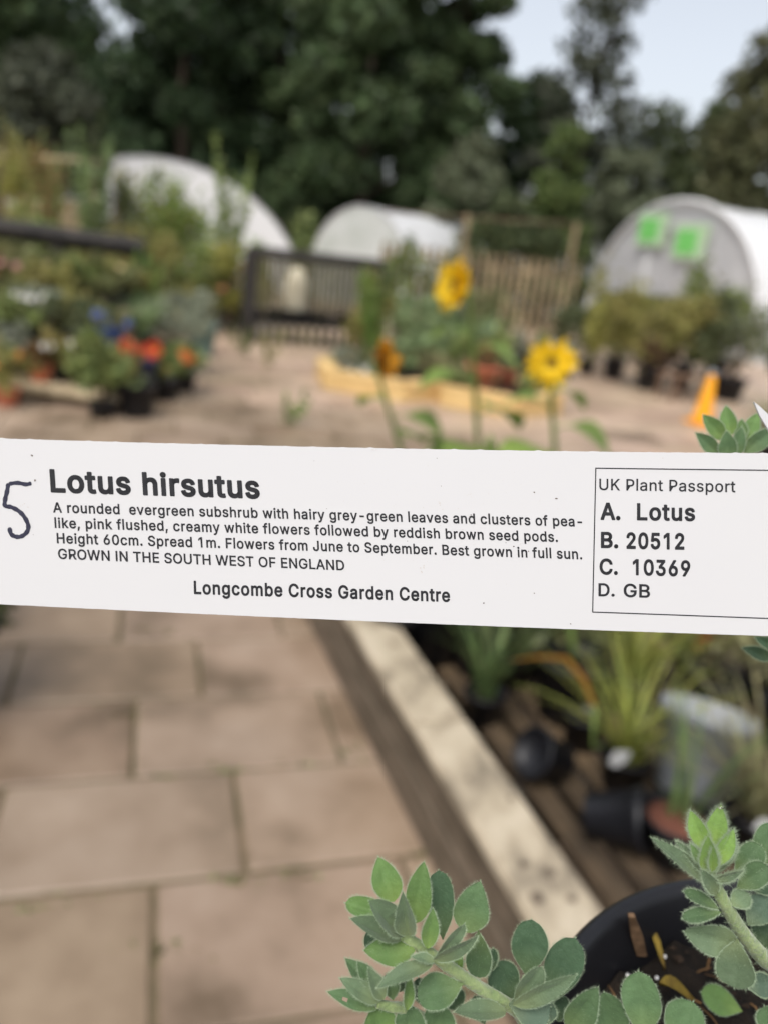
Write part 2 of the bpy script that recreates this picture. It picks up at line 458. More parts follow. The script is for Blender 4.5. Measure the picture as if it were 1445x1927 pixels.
'N':[523,[[82,0,60,0,60,170,60,339,60,509,85,509,111,509,136,509,205,400,274,291,343,183,349,174,355,164,363,151,370,138,379,123,388,107,396,90,405,73,414,55,411,55,408,54,405,54,403,72,401,90,401,108,400,126,399,142,399,157,399,172,399,185,399,195,399,300,399,404,399,509,420,509,442,509,463,509,463,339,463,170,463,0,438,0,412,0,387,0,325,97,264,193,202,290,194,303,186,316,177,331,169,345,159,362,148,381,137,400,123,424,108,452,111,453,115,453,119,454,120,428,121,405,122,384,123,362,124,344,124,328,125,312,125,300,125,291,125,194,125,97,125,0,103,0]]],
'O':[533,[[311,-7,267,-7,223,-7,184,4,150,25,116,46,90,76,70,115,50,154,40,201,40,254,40,308,50,354,70,393,90,432,116,462,150,484,184,505,223,516,267,516,311,516,350,505,384,484,418,462,444,432,464,393,483,354,493,308,493,254,493,201,483,154,464,115,444,76,418,46,384,25,350,4],[236,53,267,53,297,53,325,61,349,76,374,91,394,114,408,144,423,174,430,211,430,254,430,298,423,335,408,365,394,395,374,417,349,433,325,448,297,456,267,456,236,456,209,448,184,433,159,417,140,394,125,364,111,334,103,297,103,254,103,211,111,174,125,144,140,114,159,92,184,76,209,61]]],
'P':[445,[[82,0,60,0,60,170,60,339,60,509,118,509,177,509,235,509,274,509,307,502,332,487,358,473,377,454,390,430,402,405,409,378,409,348,409,317,402,290,390,265,377,241,358,222,332,207,307,193,274,186,235,186,193,186,151,186,109,186,109,205,109,224,109,242,150,242,191,242,233,242,259,242,281,247,297,256,313,265,325,278,333,294,341,310,344,328,344,348,344,368,341,386,333,402,325,417,313,430,297,439,280,448,259,452,232,452,196,452,160,452,125,452,125,301,125,151,125,0,103,0]]],
'R':[449,[[82,0,60,0,60,170,60,339,60,509,119,509,177,509,236,509,275,509,307,502,333,489,359,475,378,457,390,433,403,410,409,382,409,352,409,321,403,295,390,271,378,248,359,230,333,217,307,204,275,198,236,198,189,198,143,198,96,198,96,217,96,236,96,255,142,255,188,255,234,255,260,255,281,259,298,267,314,275,326,286,334,300,341,315,345,332,345,352,345,372,341,390,334,405,326,420,314,431,298,440,281,448,259,452,233,452,197,452,161,452,125,452,125,301,125,151,125,0,103,0],[378,0,353,0,312,76,271,153,230,229,254,229,279,229,303,229,344,153,386,76,428,0,403,0]]],
'S':[447,[[263,-9,224,-9,187,-9,155,-3,128,9,100,21,79,38,64,60,49,82,40,107,38,137,60,137,82,137,104,137,106,117,112,101,123,88,134,75,149,65,166,59,184,52,203,49,224,49,247,49,268,53,286,60,304,68,319,78,329,92,340,105,346,121,346,139,346,155,341,169,332,179,323,189,311,198,296,205,281,211,264,217,245,222,224,228,204,234,184,239,142,251,109,268,86,289,63,311,52,339,52,372,52,401,60,426,75,448,90,469,111,486,138,498,164,510,194,516,227,516,261,516,290,510,316,498,342,486,362,469,377,449,392,428,400,404,401,378,380,378,358,378,337,378,335,403,323,423,302,437,281,451,256,459,225,459,203,459,184,455,167,448,151,441,138,431,129,418,120,406,115,391,115,376,115,358,120,344,131,334,142,323,154,314,169,308,184,302,199,297,212,293,230,289,247,284,264,279,279,275,295,270,312,264,328,257,344,248,359,238,373,227,385,214,395,198,404,181,408,162,408,139,408,111,401,86,386,64,372,41,351,24,323,11,296,-2]]],
'T':[449,[[85,452,32,452,32,471,32,490,32,509,160,509,288,509,417,509,417,490,417,471,417,452,363,452,310,452,257,452,257,301,257,151,257,0,235,0,214,0,193,0,193,151,193,301,193,452,139,452]]],
'U':[517,[[299,-8,259,-8,219,-8,184,0,154,15,124,31,101,53,85,80,68,107,60,138,60,173,60,285,60,397,60,509,81,509,103,509,124,509,124,399,124,288,124,178,124,154,130,132,141,113,152,94,167,79,187,68,207,57,231,52,259,52,287,52,311,57,331,68,351,79,366,94,377,113,387,132,393,154,393,178,393,288,393,399,393,509,414,509,436,509,457,509,457,397,457,285,457,173,457,138,449,107,433,80,416,53,393,31,363,15,334,0]]],
'W':[686,[[180,0,155,0,109,170,63,339,16,509,38,509,60,509,82,509,109,404,136,300,163,196,168,179,172,163,175,145,179,128,183,111,187,94,190,76,194,58,197,40,194,40,192,40,189,40,193,58,196,76,200,94,203,111,207,128,211,145,215,163,220,179,224,196,251,300,279,404,306,509,331,509,355,509,380,509,407,404,434,300,462,196,466,179,470,163,474,145,478,128,482,111,486,94,490,76,494,58,497,40,494,40,491,40,488,40,492,58,495,76,499,94,502,111,506,128,510,145,515,163,519,179,523,196,550,300,576,404,603,509,625,509,647,509,670,509,623,339,577,170,530,0,505,0,480,0,455,0,426,108,397,215,368,323,362,344,357,367,351,391,346,416,341,444,336,475,341,475,345,475,350,475,345,445,340,419,335,395,330,371,324,347,318,323,289,215,260,108,230,0,205,0]]],
'a':[389,[[182,-9,160,-9,136,-9,114,-4,94,5,75,14,59,27,48,45,36,62,30,83,30,108,30,130,35,147,43,161,52,175,63,185,78,193,92,201,108,207,125,211,143,215,160,218,178,220,201,223,219,225,234,227,248,228,258,231,265,235,272,239,276,245,276,255,276,255,276,256,276,257,276,272,273,286,267,297,261,308,252,316,240,322,228,328,213,331,196,331,178,331,162,328,149,322,136,317,126,309,118,301,110,292,104,283,100,274,80,280,61,285,41,291,50,314,62,332,79,346,95,360,113,369,133,375,153,381,173,384,194,384,208,384,223,383,239,379,255,376,271,370,286,360,301,351,313,338,322,320,332,303,337,280,337,251,337,168,337,84,337,0,317,0,297,0,277,0,277,17,277,35,277,52,275,52,274,52,272,52,268,43,261,34,252,25,243,15,230,7,215,1,200,-5],[155,45,170,45,193,45,212,50,228,59,243,68,255,79,263,93,271,107,276,122,276,138,276,155,276,173,276,190,273,187,268,184,259,182,251,180,242,178,231,176,221,174,210,172,200,171,190,170,182,169,175,168,161,166,147,163,134,159,121,154,111,148,103,139,96,131,92,119,92,105,92,92,95,81,102,72,109,63,118,57,130,52,142,48]]],
'b':[424,[[261,-8,229,-8,206,-8,187,-4,172,4,158,12,146,21,138,31,129,42,123,51,118,59,116,59,114,59,112,59,112,39,112,20,112,0,92,0,72,0,53,0,53,170,53,339,53,509,73,509,93,509,114,509,114,446,114,382,114,319,115,319,117,319,118,319,123,327,129,336,137,346,145,356,157,365,171,373,186,381,205,384,229,384,261,384,289,376,313,361,337,345,356,322,370,293,383,263,390,229,390,189,390,149,383,114,370,84,356,55,337,32,313,16,289,0],[197,47,220,47,244,47,263,53,279,66,295,78,308,95,316,117,324,138,328,162,328,189,328,216,324,240,316,261,308,282,296,299,280,311,264,324,244,330,220,330,197,330,177,324,161,312,145,300,133,284,125,263,117,242,113,217,113,189,113,161,117,136,125,115,133,94,146,77,162,65,178,53]]],
'c':[396,[[226,-8,207,-8,173,-8,143,0,117,16,91,33,71,56,56,85,41,114,34,149,34,187,34,227,41,262,56,291,71,321,91,343,117,360,143,376,173,384,207,384,226,384,243,382,260,377,276,372,292,365,305,356,319,347,330,335,340,322,350,309,357,294,362,277,342,272,322,267,303,262,300,272,296,281,290,289,285,297,278,305,270,311,262,317,253,322,242,325,232,328,220,330,207,330,182,330,161,323,145,310,129,297,116,280,108,258,100,237,96,213,96,187,96,162,100,139,108,117,116,96,129,79,145,66,161,53,182,46,207,46,220,46,232,48,243,52,253,55,263,60,271,66,279,72,286,80,292,89,297,97,301,107,304,117,324,112,343,107,363,102,358,85,351,70,341,56,332,43,320,31,306,21,293,12,277,4,261,-1,244,-6]]],
'd':[424,[[219,-8,195,-8,164,-8,136,0,111,16,87,32,68,55,55,84,41,114,34,149,34,189,34,229,41,263,55,293,69,322,88,345,112,361,136,376,164,384,196,384,219,384,238,381,253,373,268,365,279,356,287,346,296,336,302,327,306,319,308,319,309,319,311,319,311,382,311,446,311,509,331,509,351,509,372,509,372,339,372,170,372,0,352,0,332,0,313,0,313,20,313,39,313,59,311,59,309,59,307,59,302,51,295,42,287,31,278,21,267,12,252,4,238,-4],[181,47,205,47,227,47,247,53,263,65,279,77,291,94,299,115,308,136,312,161,312,189,312,217,308,242,300,263,292,284,279,300,263,312,247,324,228,330,205,330,181,330,161,324,145,311,129,299,116,282,108,261,100,240,96,216,96,189,96,162,100,138,109,117,117,95,129,78,145,66,161,53]]],
'e':[404,[[238,-8,212,-8,175,-8,143,0,117,16,90,33,70,56,56,85,41,114,34,148,34,187,34,226,41,260,55,290,69,319,89,343,115,359,141,376,171,384,205,384,226,384,246,381,266,374,285,367,303,356,319,341,335,326,348,306,357,282,366,258,371,228,371,194,371,186,371,178,371,169,272,169,174,169,75,169,75,187,75,204,75,221,163,221,250,221,338,221,329,215,319,208,310,202,310,227,306,249,298,269,290,288,278,303,263,314,247,325,228,330,205,330,182,330,163,325,146,313,130,302,118,288,109,270,100,251,96,232,96,211,96,200,96,189,96,178,96,150,101,126,110,106,120,87,134,72,151,61,168,51,189,46,212,46,228,46,241,48,254,53,266,57,277,64,285,73,294,82,301,93,306,105,325,101,345,96,365,91,359,71,349,54,335,39,321,24,303,13,283,4,262,-4]]],
'f':[254,[[154,379,228,379,228,362,228,344,228,327,154,327,80,327,6,327,6,344,6,362,6,379,80,379],[101,0,81,0,81,144,81,288,81,432,81,453,86,471,96,486,106,500,119,511,135,519,152,526,169,530,187,530,201,530,213,529,222,527,232,525,238,523,243,521,238,503,233,486,227,468,224,470,220,471,215,472,210,473,203,474,195,474,176,474,163,469,154,460,146,451,142,437,142,419,142,279,142,140,142,0,121,0]]],
'g':[425,[[238,-151,207,-151,179,-151,155,-147,134,-140,113,-132,96,-123,82,-110,69,-98,58,-84,51,-69,67,-60,84,-50,101,-41,107,-49,113,-57,122,-66,130,-75,141,-82,154,-88,168,-94,186,-97,207,-97,238,-97,263,-90,282,-75,302,-60,311,-37,311,-6,311,19,311,44,311,68,310,68,308,68,306,68,301,60,295,51,287,41,278,32,267,23,252,16,238,8,219,5,195,5,164,5,137,12,113,27,88,41,69,62,55,90,41,118,34,152,34,191,34,230,41,264,55,293,69,322,88,345,112,361,137,376,165,384,196,384,220,384,239,381,253,373,268,365,280,356,288,346,297,336,303,327,308,319,309,319,311,319,313,319,313,339,313,359,313,379,333,379,353,379,372,379,372,250,372,121,372,-9,372,-42,365,-69,350,-90,335,-111,316,-126,291,-136,266,-146],[181,59,205,59,228,59,248,64,264,75,280,86,292,101,300,121,308,141,312,165,312,193,312,220,308,243,300,264,292,284,280,301,264,312,248,324,228,330,205,330,181,330,161,324,145,312,129,299,117,283,109,262,100,242,96,219,96,193,96,166,100,143,109,123,117,103,129,87,145,76,162,65]]],
'h':[410,[[114,249,114,227,114,151,114,76,114,0,93,0,73,0,53,0,53,170,53,339,53,509,73,509,93,509,114,509,114,435,114,361,114,287,110,287,106,287,102,287,114,322,131,347,152,362,174,377,199,384,227,384,253,384,276,379,295,369,315,358,330,342,341,321,352,299,357,273,357,240,357,160,357,80,357,0,337,0,316,0,296,0,296,78,296,157,296,235,296,265,288,288,273,304,258,321,237,329,210,329,192,329,175,325,161,317,146,309,135,298,126,283,118,267]]],
'i':[167,[[73,0,53,0,53,126,53,253,53,379,73,379,93,379,114,379,114,253,114,126,114,0,93,0],[95,443,84,443,72,443,62,447,54,455,45,462,41,472,41,483,41,494,45,504,54,512,62,520,72,524,84,524,95,524,106,520,114,512,122,504,126,494,126,483,126,472,122,462,114,455,106,447]]],
'k':[381,[[132,158,110,137,110,162,110,187,110,212,113,212,117,212,121,212,175,268,230,323,284,379,310,379,335,379,360,379,301,319,243,259,184,199,182,199,179,199,177,199,155,178],[73,0,53,0,53,170,53,339,53,509,73,509,93,509,114,509,114,339,114,170,114,0,93,0],[320,0,294,0,245,62,197,124,148,186,162,200,177,214,191,229,252,152,312,76,372,0,346,0]]],
'l':[166,[[70,0,50,0,50,176,50,353,50,530,70,530,91,530,112,530,112,353,112,176,112,0,91,0]]],
'm':[610,[[73,0,53,0,53,126,53,253,53,379,72,379,92,379,112,379,112,351,112,323,112,295,111,295,109,295,108,295,113,316,121,332,132,346,144,359,157,369,172,376,187,383,203,386,219,386,247,386,270,378,287,361,305,344,316,322,321,295,318,295,315,295,312,295,317,313,325,329,337,343,349,357,364,367,381,375,398,382,416,386,437,386,459,386,479,381,497,372,515,362,530,348,541,328,551,309,557,285,557,255,557,170,557,85,557,0,536,0,516,0,496,0,496,85,496,169,496,254,496,281,488,301,473,313,457,325,439,330,419,330,402,330,387,327,374,320,362,313,352,303,345,290,339,278,335,263,335,247,335,165,335,82,335,0,315,0,295,0,274,0,274,87,274,173,274,260,274,281,267,298,253,311,239,324,221,330,199,330,185,330,171,327,158,320,144,313,134,303,126,289,118,276,114,258,114,238,114,159,114,79,114,0,93,0]]],
'n':[410,[[114,249,114,227,114,151,114,76,114,0,93,0,73,0,53,0,53,126,53,253,53,379,72,379,92,379,112,379,112,349,112,318,112,287,109,287,106,287,102,287,114,322,131,347,152,362,174,377,199,384,227,384,253,384,276,379,295,369,314,358,330,342,341,321,352,299,357,273,357,240,357,160,357,80,357,0,337,0,316,0,296,0,296,78,296,157,296,235,296,265,288,288,273,304,258,321,237,329,210,329,192,329,175,325,161,317,146,309,135,298,126,283,118,267]]],
'o':[415,[[242,-8,207,-8,173,-8,143,0,117,16,91,33,71,56,56,85,41,114,34,149,34,187,34,227,41,262,56,291,71,321,91,343,117,360,143,376,173,384,207,384,242,384,273,376,299,360,325,343,345,321,359,291,374,262,381,227,381,187,381,149,374,114,359,85,345,56,325,33,299,16,273,0],[182,46,207,46,233,46,254,53,270,66,287,79,299,96,307,117,315,139,319,162,319,187,319,213,315,236,307,258,299,280,287,297,270,310,254,323,233,330,207,330,182,330,161,323,145,310,129,297,116,280,108,258,100,237,96,213,96,187,96,162,100,139,108,117,116,96,129,79,145,66,161,53]]],
'p':[424,[[73,-143,53,-143,53,31,53,205,53,379,72,379,92,379,112,379,112,359,112,339,112,319,114,319,116,319,118,319,123,327,129,336,137,346,145,356,157,365,171,373,186,381,205,384,229,384,261,384,289,376,313,361,337,345,356,322,370,293,383,263,390,229,390,189,390,149,383,114,370,84,356,55,337,32,313,16,289,0,261,-8,229,-8,206,-8,187,-4,173,4,158,12,146,21,138,31,130,42,123,51,118,59,117,59,115,59,114,59,114,-8,114,-76,114,-143,93,-143],[197,47,220,47,244,47,263,53,279,66,295,78,308,95,316,117,324,138,328,162,328,189,328,216,324,240,316,261,308,282,296,299,280,311,264,324,244,330,220,330,197,330,177,324,161,312,145,300,133,284,125,263,117,242,113,217,113,189,113,161,117,136,125,115,133,94,146,77,162,65,178,53]]],
'r':[259,[[73,0,53,0,53,126,53,253,53,379,72,379,92,379,112,379,112,360,112,340,112,321,113,321,114,321,115,321,122,340,135,355,152,367,170,379,190,385,213,385,218,385,223,385,229,384,235,384,240,384,243,384,243,363,243,343,243,322,242,323,237,323,230,324,223,325,215,326,207,326,189,326,173,322,159,315,145,307,134,297,126,284,118,270,114,255,114,237,114,158,114,79,114,0,93,0]]],
's':[365,[[211,-8,182,-8,156,-8,133,-4,112,3,92,11,75,23,62,38,49,53,40,72,36,94,55,98,74,102,94,107,99,86,109,70,124,60,139,50,158,45,181,45,208,45,229,51,244,62,260,74,268,87,268,103,268,116,263,127,254,136,245,144,231,151,212,155,191,160,170,165,149,170,115,178,89,191,72,208,55,225,47,247,47,274,47,296,53,315,65,332,77,348,94,361,115,370,136,380,160,384,187,384,213,384,235,380,254,372,272,365,287,353,299,339,310,325,319,309,324,290,305,286,287,281,268,277,263,292,255,304,243,316,230,327,212,333,187,333,165,333,146,327,131,317,116,306,109,293,109,277,109,263,114,252,124,243,134,235,150,228,172,223,191,218,210,214,229,209,264,201,290,188,306,171,323,154,331,133,331,107,331,84,325,64,312,47,300,30,282,16,260,6,237,-3]]],
't':[227,[[138,379,204,379,204,362,204,344,204,327,138,327,72,327,6,327,6,344,6,362,6,379,72,379],[65,345,65,471,85,471,106,471,126,471,126,347,126,222,126,98,126,81,129,69,136,61,143,54,154,50,170,50,174,50,179,50,185,51,191,52,197,53,202,54,206,36,209,19,213,2,207,0,200,-2,192,-3,184,-4,176,-4,168,-4,136,-4,110,4,92,21,74,38,65,62,65,93,65,219]]],
'u':[410,[[211,-5,182,-5,157,-5,134,0,115,11,95,21,80,37,69,59,58,80,53,107,53,139,53,219,53,299,53,379,73,379,93,379,114,379,114,301,114,222,114,144,114,114,121,91,137,75,152,58,173,50,200,50,218,50,235,54,249,62,264,70,275,81,283,97,292,112,296,131,296,153,296,228,296,304,296,379,316,379,337,379,357,379,357,253,357,126,357,0,337,0,318,0,298,0,298,31,298,61,298,92,301,92,304,92,307,92,295,57,279,32,257,17,235,2]]],
'v':[389,[[184,0,163,0,114,126,66,253,17,379,40,379,62,379,84,379,111,305,138,230,165,155,174,132,181,110,187,87,193,64,199,42,206,21,198,21,191,21,184,21,191,42,197,64,203,87,209,110,216,132,224,155,251,230,278,305,305,379,327,379,349,379,371,379,323,253,275,126,226,0,205,0]]],
'w':[567,[[158,0,138,0,99,126,61,253,23,379,44,379,66,379,87,379,103,324,118,269,133,214,140,191,147,165,154,137,161,108,168,76,175,41,172,41,168,41,165,41,172,75,179,106,186,135,193,163,199,190,206,214,221,269,237,324,252,379,273,379,295,379,316,379,332,324,347,269,362,214,368,190,375,164,382,136,388,107,395,76,402,41,399,41,395,41,391,41,399,75,406,107,413,135,420,164,427,190,434,214,449,269,465,324,480,379,502,379,523,379,545,379,506,253,468,126,429,0,409,0,389,0,368,0,352,57,335,114,319,172,314,189,309,207,305,225,300,243,295,261,291,280,286,299,281,318,277,338,281,338,286,338,291,338,286,319,281,299,277,280,272,261,267,243,263,225,258,206,253,189,248,172,231,114,215,57,199,0,178,0]]],
'y':[389,[[51,-140,47,-139,52,-121,57,-103,61,-86,65,-86,68,-87,71,-87,83,-90,94,-91,104,-89,114,-87,122,-82,130,-74,138,-66,145,-53,151,-36,155,-24,159,-13,163,-1,114,126,66,252,17,379,40,379,62,379,84,379,111,305,138,230,165,155,174,132,181,109,187,87,193,64,199,42,206,21,198,21,191,21,184,21,190,42,196,64,202,87,209,110,216,132,224,155,251,230,278,305,305,379,327,379,349,379,371,379,316,234,260,88,204,-58,196,-78,187,-94,177,-107,166,-120,153,-129,139,-136,125,-142,109,-145,91,-145,81,-145,72,-144,65,-143,57,-142]]]}

# ---------------------------------------------------------------- materials
M = {}
M['earth'] = mat('earth', S(120, 104, 84), S(92, 84, 62), 1.2, 0.9, 0.5)
M['joint'] = mat('joint', S(118, 102, 82), S(78, 76, 52), 5.0, 0.95, 0.5)
M['slab'] = mat('slab', S(167, 148, 129), S(104, 88, 68), 1.9, 0.45, 0.3, island=0.05, hue=0.004, c3=S(149, 129, 109), detail=8, damp=0.20, spec=0.5)
M['paver_pink_sheen'] = mat('paver_pink_sheen', S(192, 168, 146), S(150, 128, 108), 1.6, 0.55, 0.3, island=0.10, hue=0.010, c3=S(175, 152, 130), detail=7, damp=0.12, spec=0.5)  # pink pavers, lightened further to paint in the glossy sheen of distant paving
M['slab_damp_shade'] = mat('slab_damp_shade', S(148, 129, 108), S(92, 77, 58), 2.2, 0.42, 0.3, island=0.05, hue=0.004, c3=S(126, 107, 87), detail=8, spec=0.5)  # damp brown slabs; the soft shade on the left is painted into the colour
M['timber_top'] = mat('timber_top', S(188, 176, 155), S(122, 112, 96), 4, 0.85, 0.5, stretch=(3, 1.6, 3, R(-20)), c3=S(169, 156, 134), detail=10)
M['timber_wet_shade'] = mat('timber_wet_shade', S(114, 101, 86), S(66, 58, 46), 3, 0.7, 0.5, stretch=(6, 1, 14, R(-20)), detail=8)  # wet, algae-dark timber, with the shade of the upright face in its colour
M['knot'] = mat('knot', S(110, 98, 84), S(80, 70, 60), 30, 0.8)
M['slat'] = mat('slat', S(112, 94, 72), S(64, 54, 42), 4, 0.8, 0.5, island=0.25, detail=8)
M['dark_ground'] = mat('dark_ground', S(52, 46, 36), S(30, 28, 22), 5, 0.95, 0.5)
M['black_plastic'] = mat('black_plastic', S(27, 27, 31), S(19, 19, 22), 14, 0.42, 0.04, spec=0.4)
M['soil'] = mat('soil', S(44, 36, 28), S(20, 17, 14), 120, 0.95, 0.9, detail=9)
M['crumb'] = mat('crumb', S(54, 42, 32), S(24, 19, 15), 60, 0.95, island=0.5)
M['terracotta'] = mat('terracotta', S(206, 128, 100), S(176, 100, 74), 9, 0.8)
M['white'] = mat('white', (0.78, 0.77, 0.76), (0.7, 0.7, 0.69), 6, 0.5)
M['teal'] = mat('teal', S(120, 150, 145), S(96, 124, 120), 8, 0.4)
M['blue'] = mat('blue', S(58, 92, 165), S(36, 60, 125), 12, 0.25, spec=0.6)
M['navy'] = mat('navy', S(62, 66, 102), S(42, 44, 74), 10, 0.35, spec=0.5)
M['grey_plastic'] = mat('grey_plastic', S(160, 163, 168), S(135, 138, 142), 5, 0.5)
M['wood_pale'] = mat('wood_pale', S(190, 172, 142), S(146, 130, 104), 5, 0.8, 0.3, island=0.15)
M['wood_yellow'] = mat('wood_yellow', S(226, 196, 138), S(196, 160, 102), 4, 0.7, 0.2, stretch=(1, 1, 8), detail=7)
M['wood_grey'] = mat('wood_grey', S(150, 132, 104), S(92, 82, 62), 4, 0.8, 0.3, island=0.45)
M['wood_dark'] = mat('wood_dark', S(62, 58, 54), S(38, 36, 35), 5, 0.8, 0.3)
M['wood_brown'] = mat('wood_brown', S(138, 112, 92), S(92, 74, 60), 5, 0.8, 0.3)
M['net'] = mat('net', S(104, 98, 70), S(66, 64, 44), 9, 0.85, island=0.3)
M['sack'] = mat('sack', S(205, 198, 175), S(170, 160, 136), 6, 0.8)
M['cover'] = mat('cover', (0.86, 0.86, 0.86), (0.76, 0.77, 0.77), 0.7, 0.34, trans=0.25)
M['end_film'] = mat('end_film', (0.93, 0.93, 0.93), (0.86, 0.87, 0.87), 1.2, 0.45, trans=0.12)
M['end_dull'] = mat('end_dull', (0.66, 0.67, 0.66), (0.46, 0.49, 0.45), 0.9, 0.45, trans=0.15)
M['end_grey'] = mat('end_grey', (0.68, 0.68, 0.68), (0.56, 0.56, 0.57), 1.2, 0.45, trans=0.35)
M['hoop'] = mat('hoop', (0.7, 0.7, 0.7), (0.6, 0.6, 0.6), 8, 0.4)
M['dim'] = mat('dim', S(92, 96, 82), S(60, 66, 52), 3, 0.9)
M['green_card'] = mat('green_card', S(126, 200, 110), S(104, 186, 94), 7, 0.5)
M['pale_green'] = mat('pale_green', S(182, 204, 172), S(168, 196, 156), 7, 0.5)
M['cone'] = mat('cone', S(250, 176, 40), S(238, 156, 24), 6, 0.45)
M['rubber'] = mat('rubber', S(44, 44, 46), S(30, 30, 32), 9, 0.7)
M['trunk'] = mat('trunk', S(78, 66, 54), S(46, 40, 34), 6, 0.9, 0.6, stretch=(3, 3, 0.6))
M['stalk'] = mat('stalk', S(118, 140, 76), S(92, 112, 56), 20, 0.7)
M['twig'] = mat('twig', S(110, 92, 70), S(80, 66, 50), 20, 0.8)


def fol(name, c, is_=0.45, hue=0.02, trans=0.3, d=0.6):
    M[name] = mat(name, c, tuple(x * d for x in c), 1.7, 0.6, island=is_, hue=hue, trans=trans, spec=0.35)


fol('t_dark', (0.094, 0.140, 0.057))
fol('t_deep', (0.049, 0.081, 0.033))
fol('t_olive', (0.15, 0.155, 0.07))
fol('t_mid', (0.102, 0.130, 0.054))
fol('t_willow', (0.154, 0.176, 0.101))
fol('t_lime', (0.144, 0.196, 0.060))
fol('t_grey', (0.105, 0.118, 0.076))
fol('f_green', (0.270, 0.330, 0.108))
fol('f_mid', (0.234, 0.252, 0.102))
fol('f_dark', (0.138, 0.162, 0.072))
fol('f_olive', (0.356, 0.328, 0.103))
fol('f_lime', (0.228, 0.300, 0.072))
fol('f_yellow', (0.380, 0.368, 0.092))
fol('f_silver', (0.36, 0.39, 0.28), hue=0.01)
fol('f_rust', (0.30, 0.17, 0.07))
fol('f_russet', (0.20, 0.11, 0.07))
fol('f_bright', (0.22, 0.34, 0.075))
fol('f_pale', (0.28, 0.37, 0.17))
fol('g_yellow', (0.38, 0.41, 0.09))
fol('g_green', (0.16, 0.23, 0.08))
fol('g_khaki', (0.36, 0.34, 0.17))
fol('g_orange', (0.50, 0.27, 0.04), 0.2, 0.01)
for n_, c_ in dict(white=(0.8, 0.8, 0.78), pink=(0.65, 0.36, 0.36), red=(0.66, 0.10, 0.05), orange=(0.62, 0.20, 0.06), yellow=(0.84, 0.56, 0.012), blue=(0.07, 0.14, 0.42), amber=(0.62, 0.27, 0.01), cream=(0.72, 0.62, 0.36), peach=(0.66, 0.34, 0.2), lilac=(0.4, 0.33, 0.5)).items():
    M['p_' + n_] = mat('petal_' + n_, c_, tuple(x * 0.8 for x in c_), 30, 0.6, island=0.12, trans=0.2)
M['disc'] = mat('disc', S(96, 60, 22), S(56, 34, 14), 90, 0.9, 0.6)

# ---------------------------------------------------------------- setting: ground and paving
MB().add([(-120, -60, -0.012), (120, -60, -0.012), (120, 160, -0.012), (-120, 160, -0.012)], [(0, 1, 2, 3)]).build('ground', M['earth'])['kind'] = 'structure'
UA = R(17.0)
U = Vector((math.cos(UA), math.sin(UA), 0))
V = Vector((-math.sin(UA), math.cos(UA), 0))
row0 = (gp(87, 1702) + gp(615, 1643)).dot(V) / 2
PITCH_ROW = 0.395
jts = {0: gp(292, 1760).dot(U), 1: gp(448, 1545).dot(U), 2: gp(254, 1380).dot(U), 3: gp(374, 1250).dot(U), 4: gp(230, 1170).dot(U)}
rng = random.Random(4)
b = MB()
for k in range(-4, 60):                  # row k lies between row0 + (k-1) and row0 + k pitches
    v0 = row0 + (k - 1) * PITCH_ROW
    off = jts.get(k, rng.uniform(0, 0.6))
    u = off - 0.6 * math.ceil((off + 9) / 0.6)
    while u < 13:
        wdt = 0.6
        c = U * (u + wdt / 2) + V * (v0 + PITCH_ROW / 2)
        if -7.5 < c.x < 9 and -0.8 < c.y < 21:
            g = 0.005 + rng.uniform(0, 0.004)
            zt = 0.03 + rng.uniform(-0.0025, 0.0025)
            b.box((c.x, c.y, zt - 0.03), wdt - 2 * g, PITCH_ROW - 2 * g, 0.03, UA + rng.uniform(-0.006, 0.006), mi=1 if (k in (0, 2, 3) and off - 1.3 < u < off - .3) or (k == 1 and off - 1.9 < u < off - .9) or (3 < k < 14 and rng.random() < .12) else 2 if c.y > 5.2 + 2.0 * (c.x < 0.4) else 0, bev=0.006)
        u += wdt
b.build('paving', [M['slab'], M['slab_damp_shade'], M['paver_pink_sheen']], smooth=False)['kind'] = 'structure'
MB().add([(-7.8, -1.2, 0.021), (9.4, -1.2, 0.021), (9.4, 21.2, 0.021), (-7.8, 21.2, 0.021)], [(0, 1, 2, 3)]).build('paving_bed', M['joint'])['kind'] = 'structure'
rn = np.random.default_rng(8)
P = []
for (px, py, n, sp) in ((60, 1711, 60, .03), (460, 1665, 50, .04), (575, 1650, 30, .03), (310, 1465, 40, .03), (430, 1450, 40, .04), (250, 1350, 40, .05), (285, 1790, 60, .06), (150, 1695, 30, .05), (590, 1440, 30, .05), (780, 1600, 80, .06), (700, 1420, 80, .08), (300, 1190, 40, .06)):
    g = gp(px, py, 0.025)
    P.append(np.array([g.x, g.y, 0.024]) + rn.normal(size=(n, 3)) * np.array([sp, sp * 0.25, 0.004]))
quads('moss', leaf_quads(rn, np.concatenate(P), 0.020, 0.8), M['f_mid'])['kind'] = 'stuff'

# ---------------------------------------------------------------- pots, plants
def pot_shape(b, c, r, h, n=28, taper=0.76, lip=0.06, mi=0, wall=0.06):
    t = wall * r
    b.lathe(c, [(r * taper * 0.98, 0), (r * taper, 0.01 * h), (r * 0.965, h * 0.86), (r * (1 + lip), h * 0.87), (r * (1 + lip), h * 0.985), (r * (1 + lip) - t * 0.3, h), (r - t * 0.6, h), (r - t, h * 0.97), (r * 0.93 - t, h * 0.8), (0, h * 0.8)], n, mi)
    return b


def soil_disc(b, c, r, n=20, mi=0):
    return b.lathe(c, [(r, 0), (r * 0.6, r * 0.10), (0, r * 0.14)], n, mi)


FM = {}


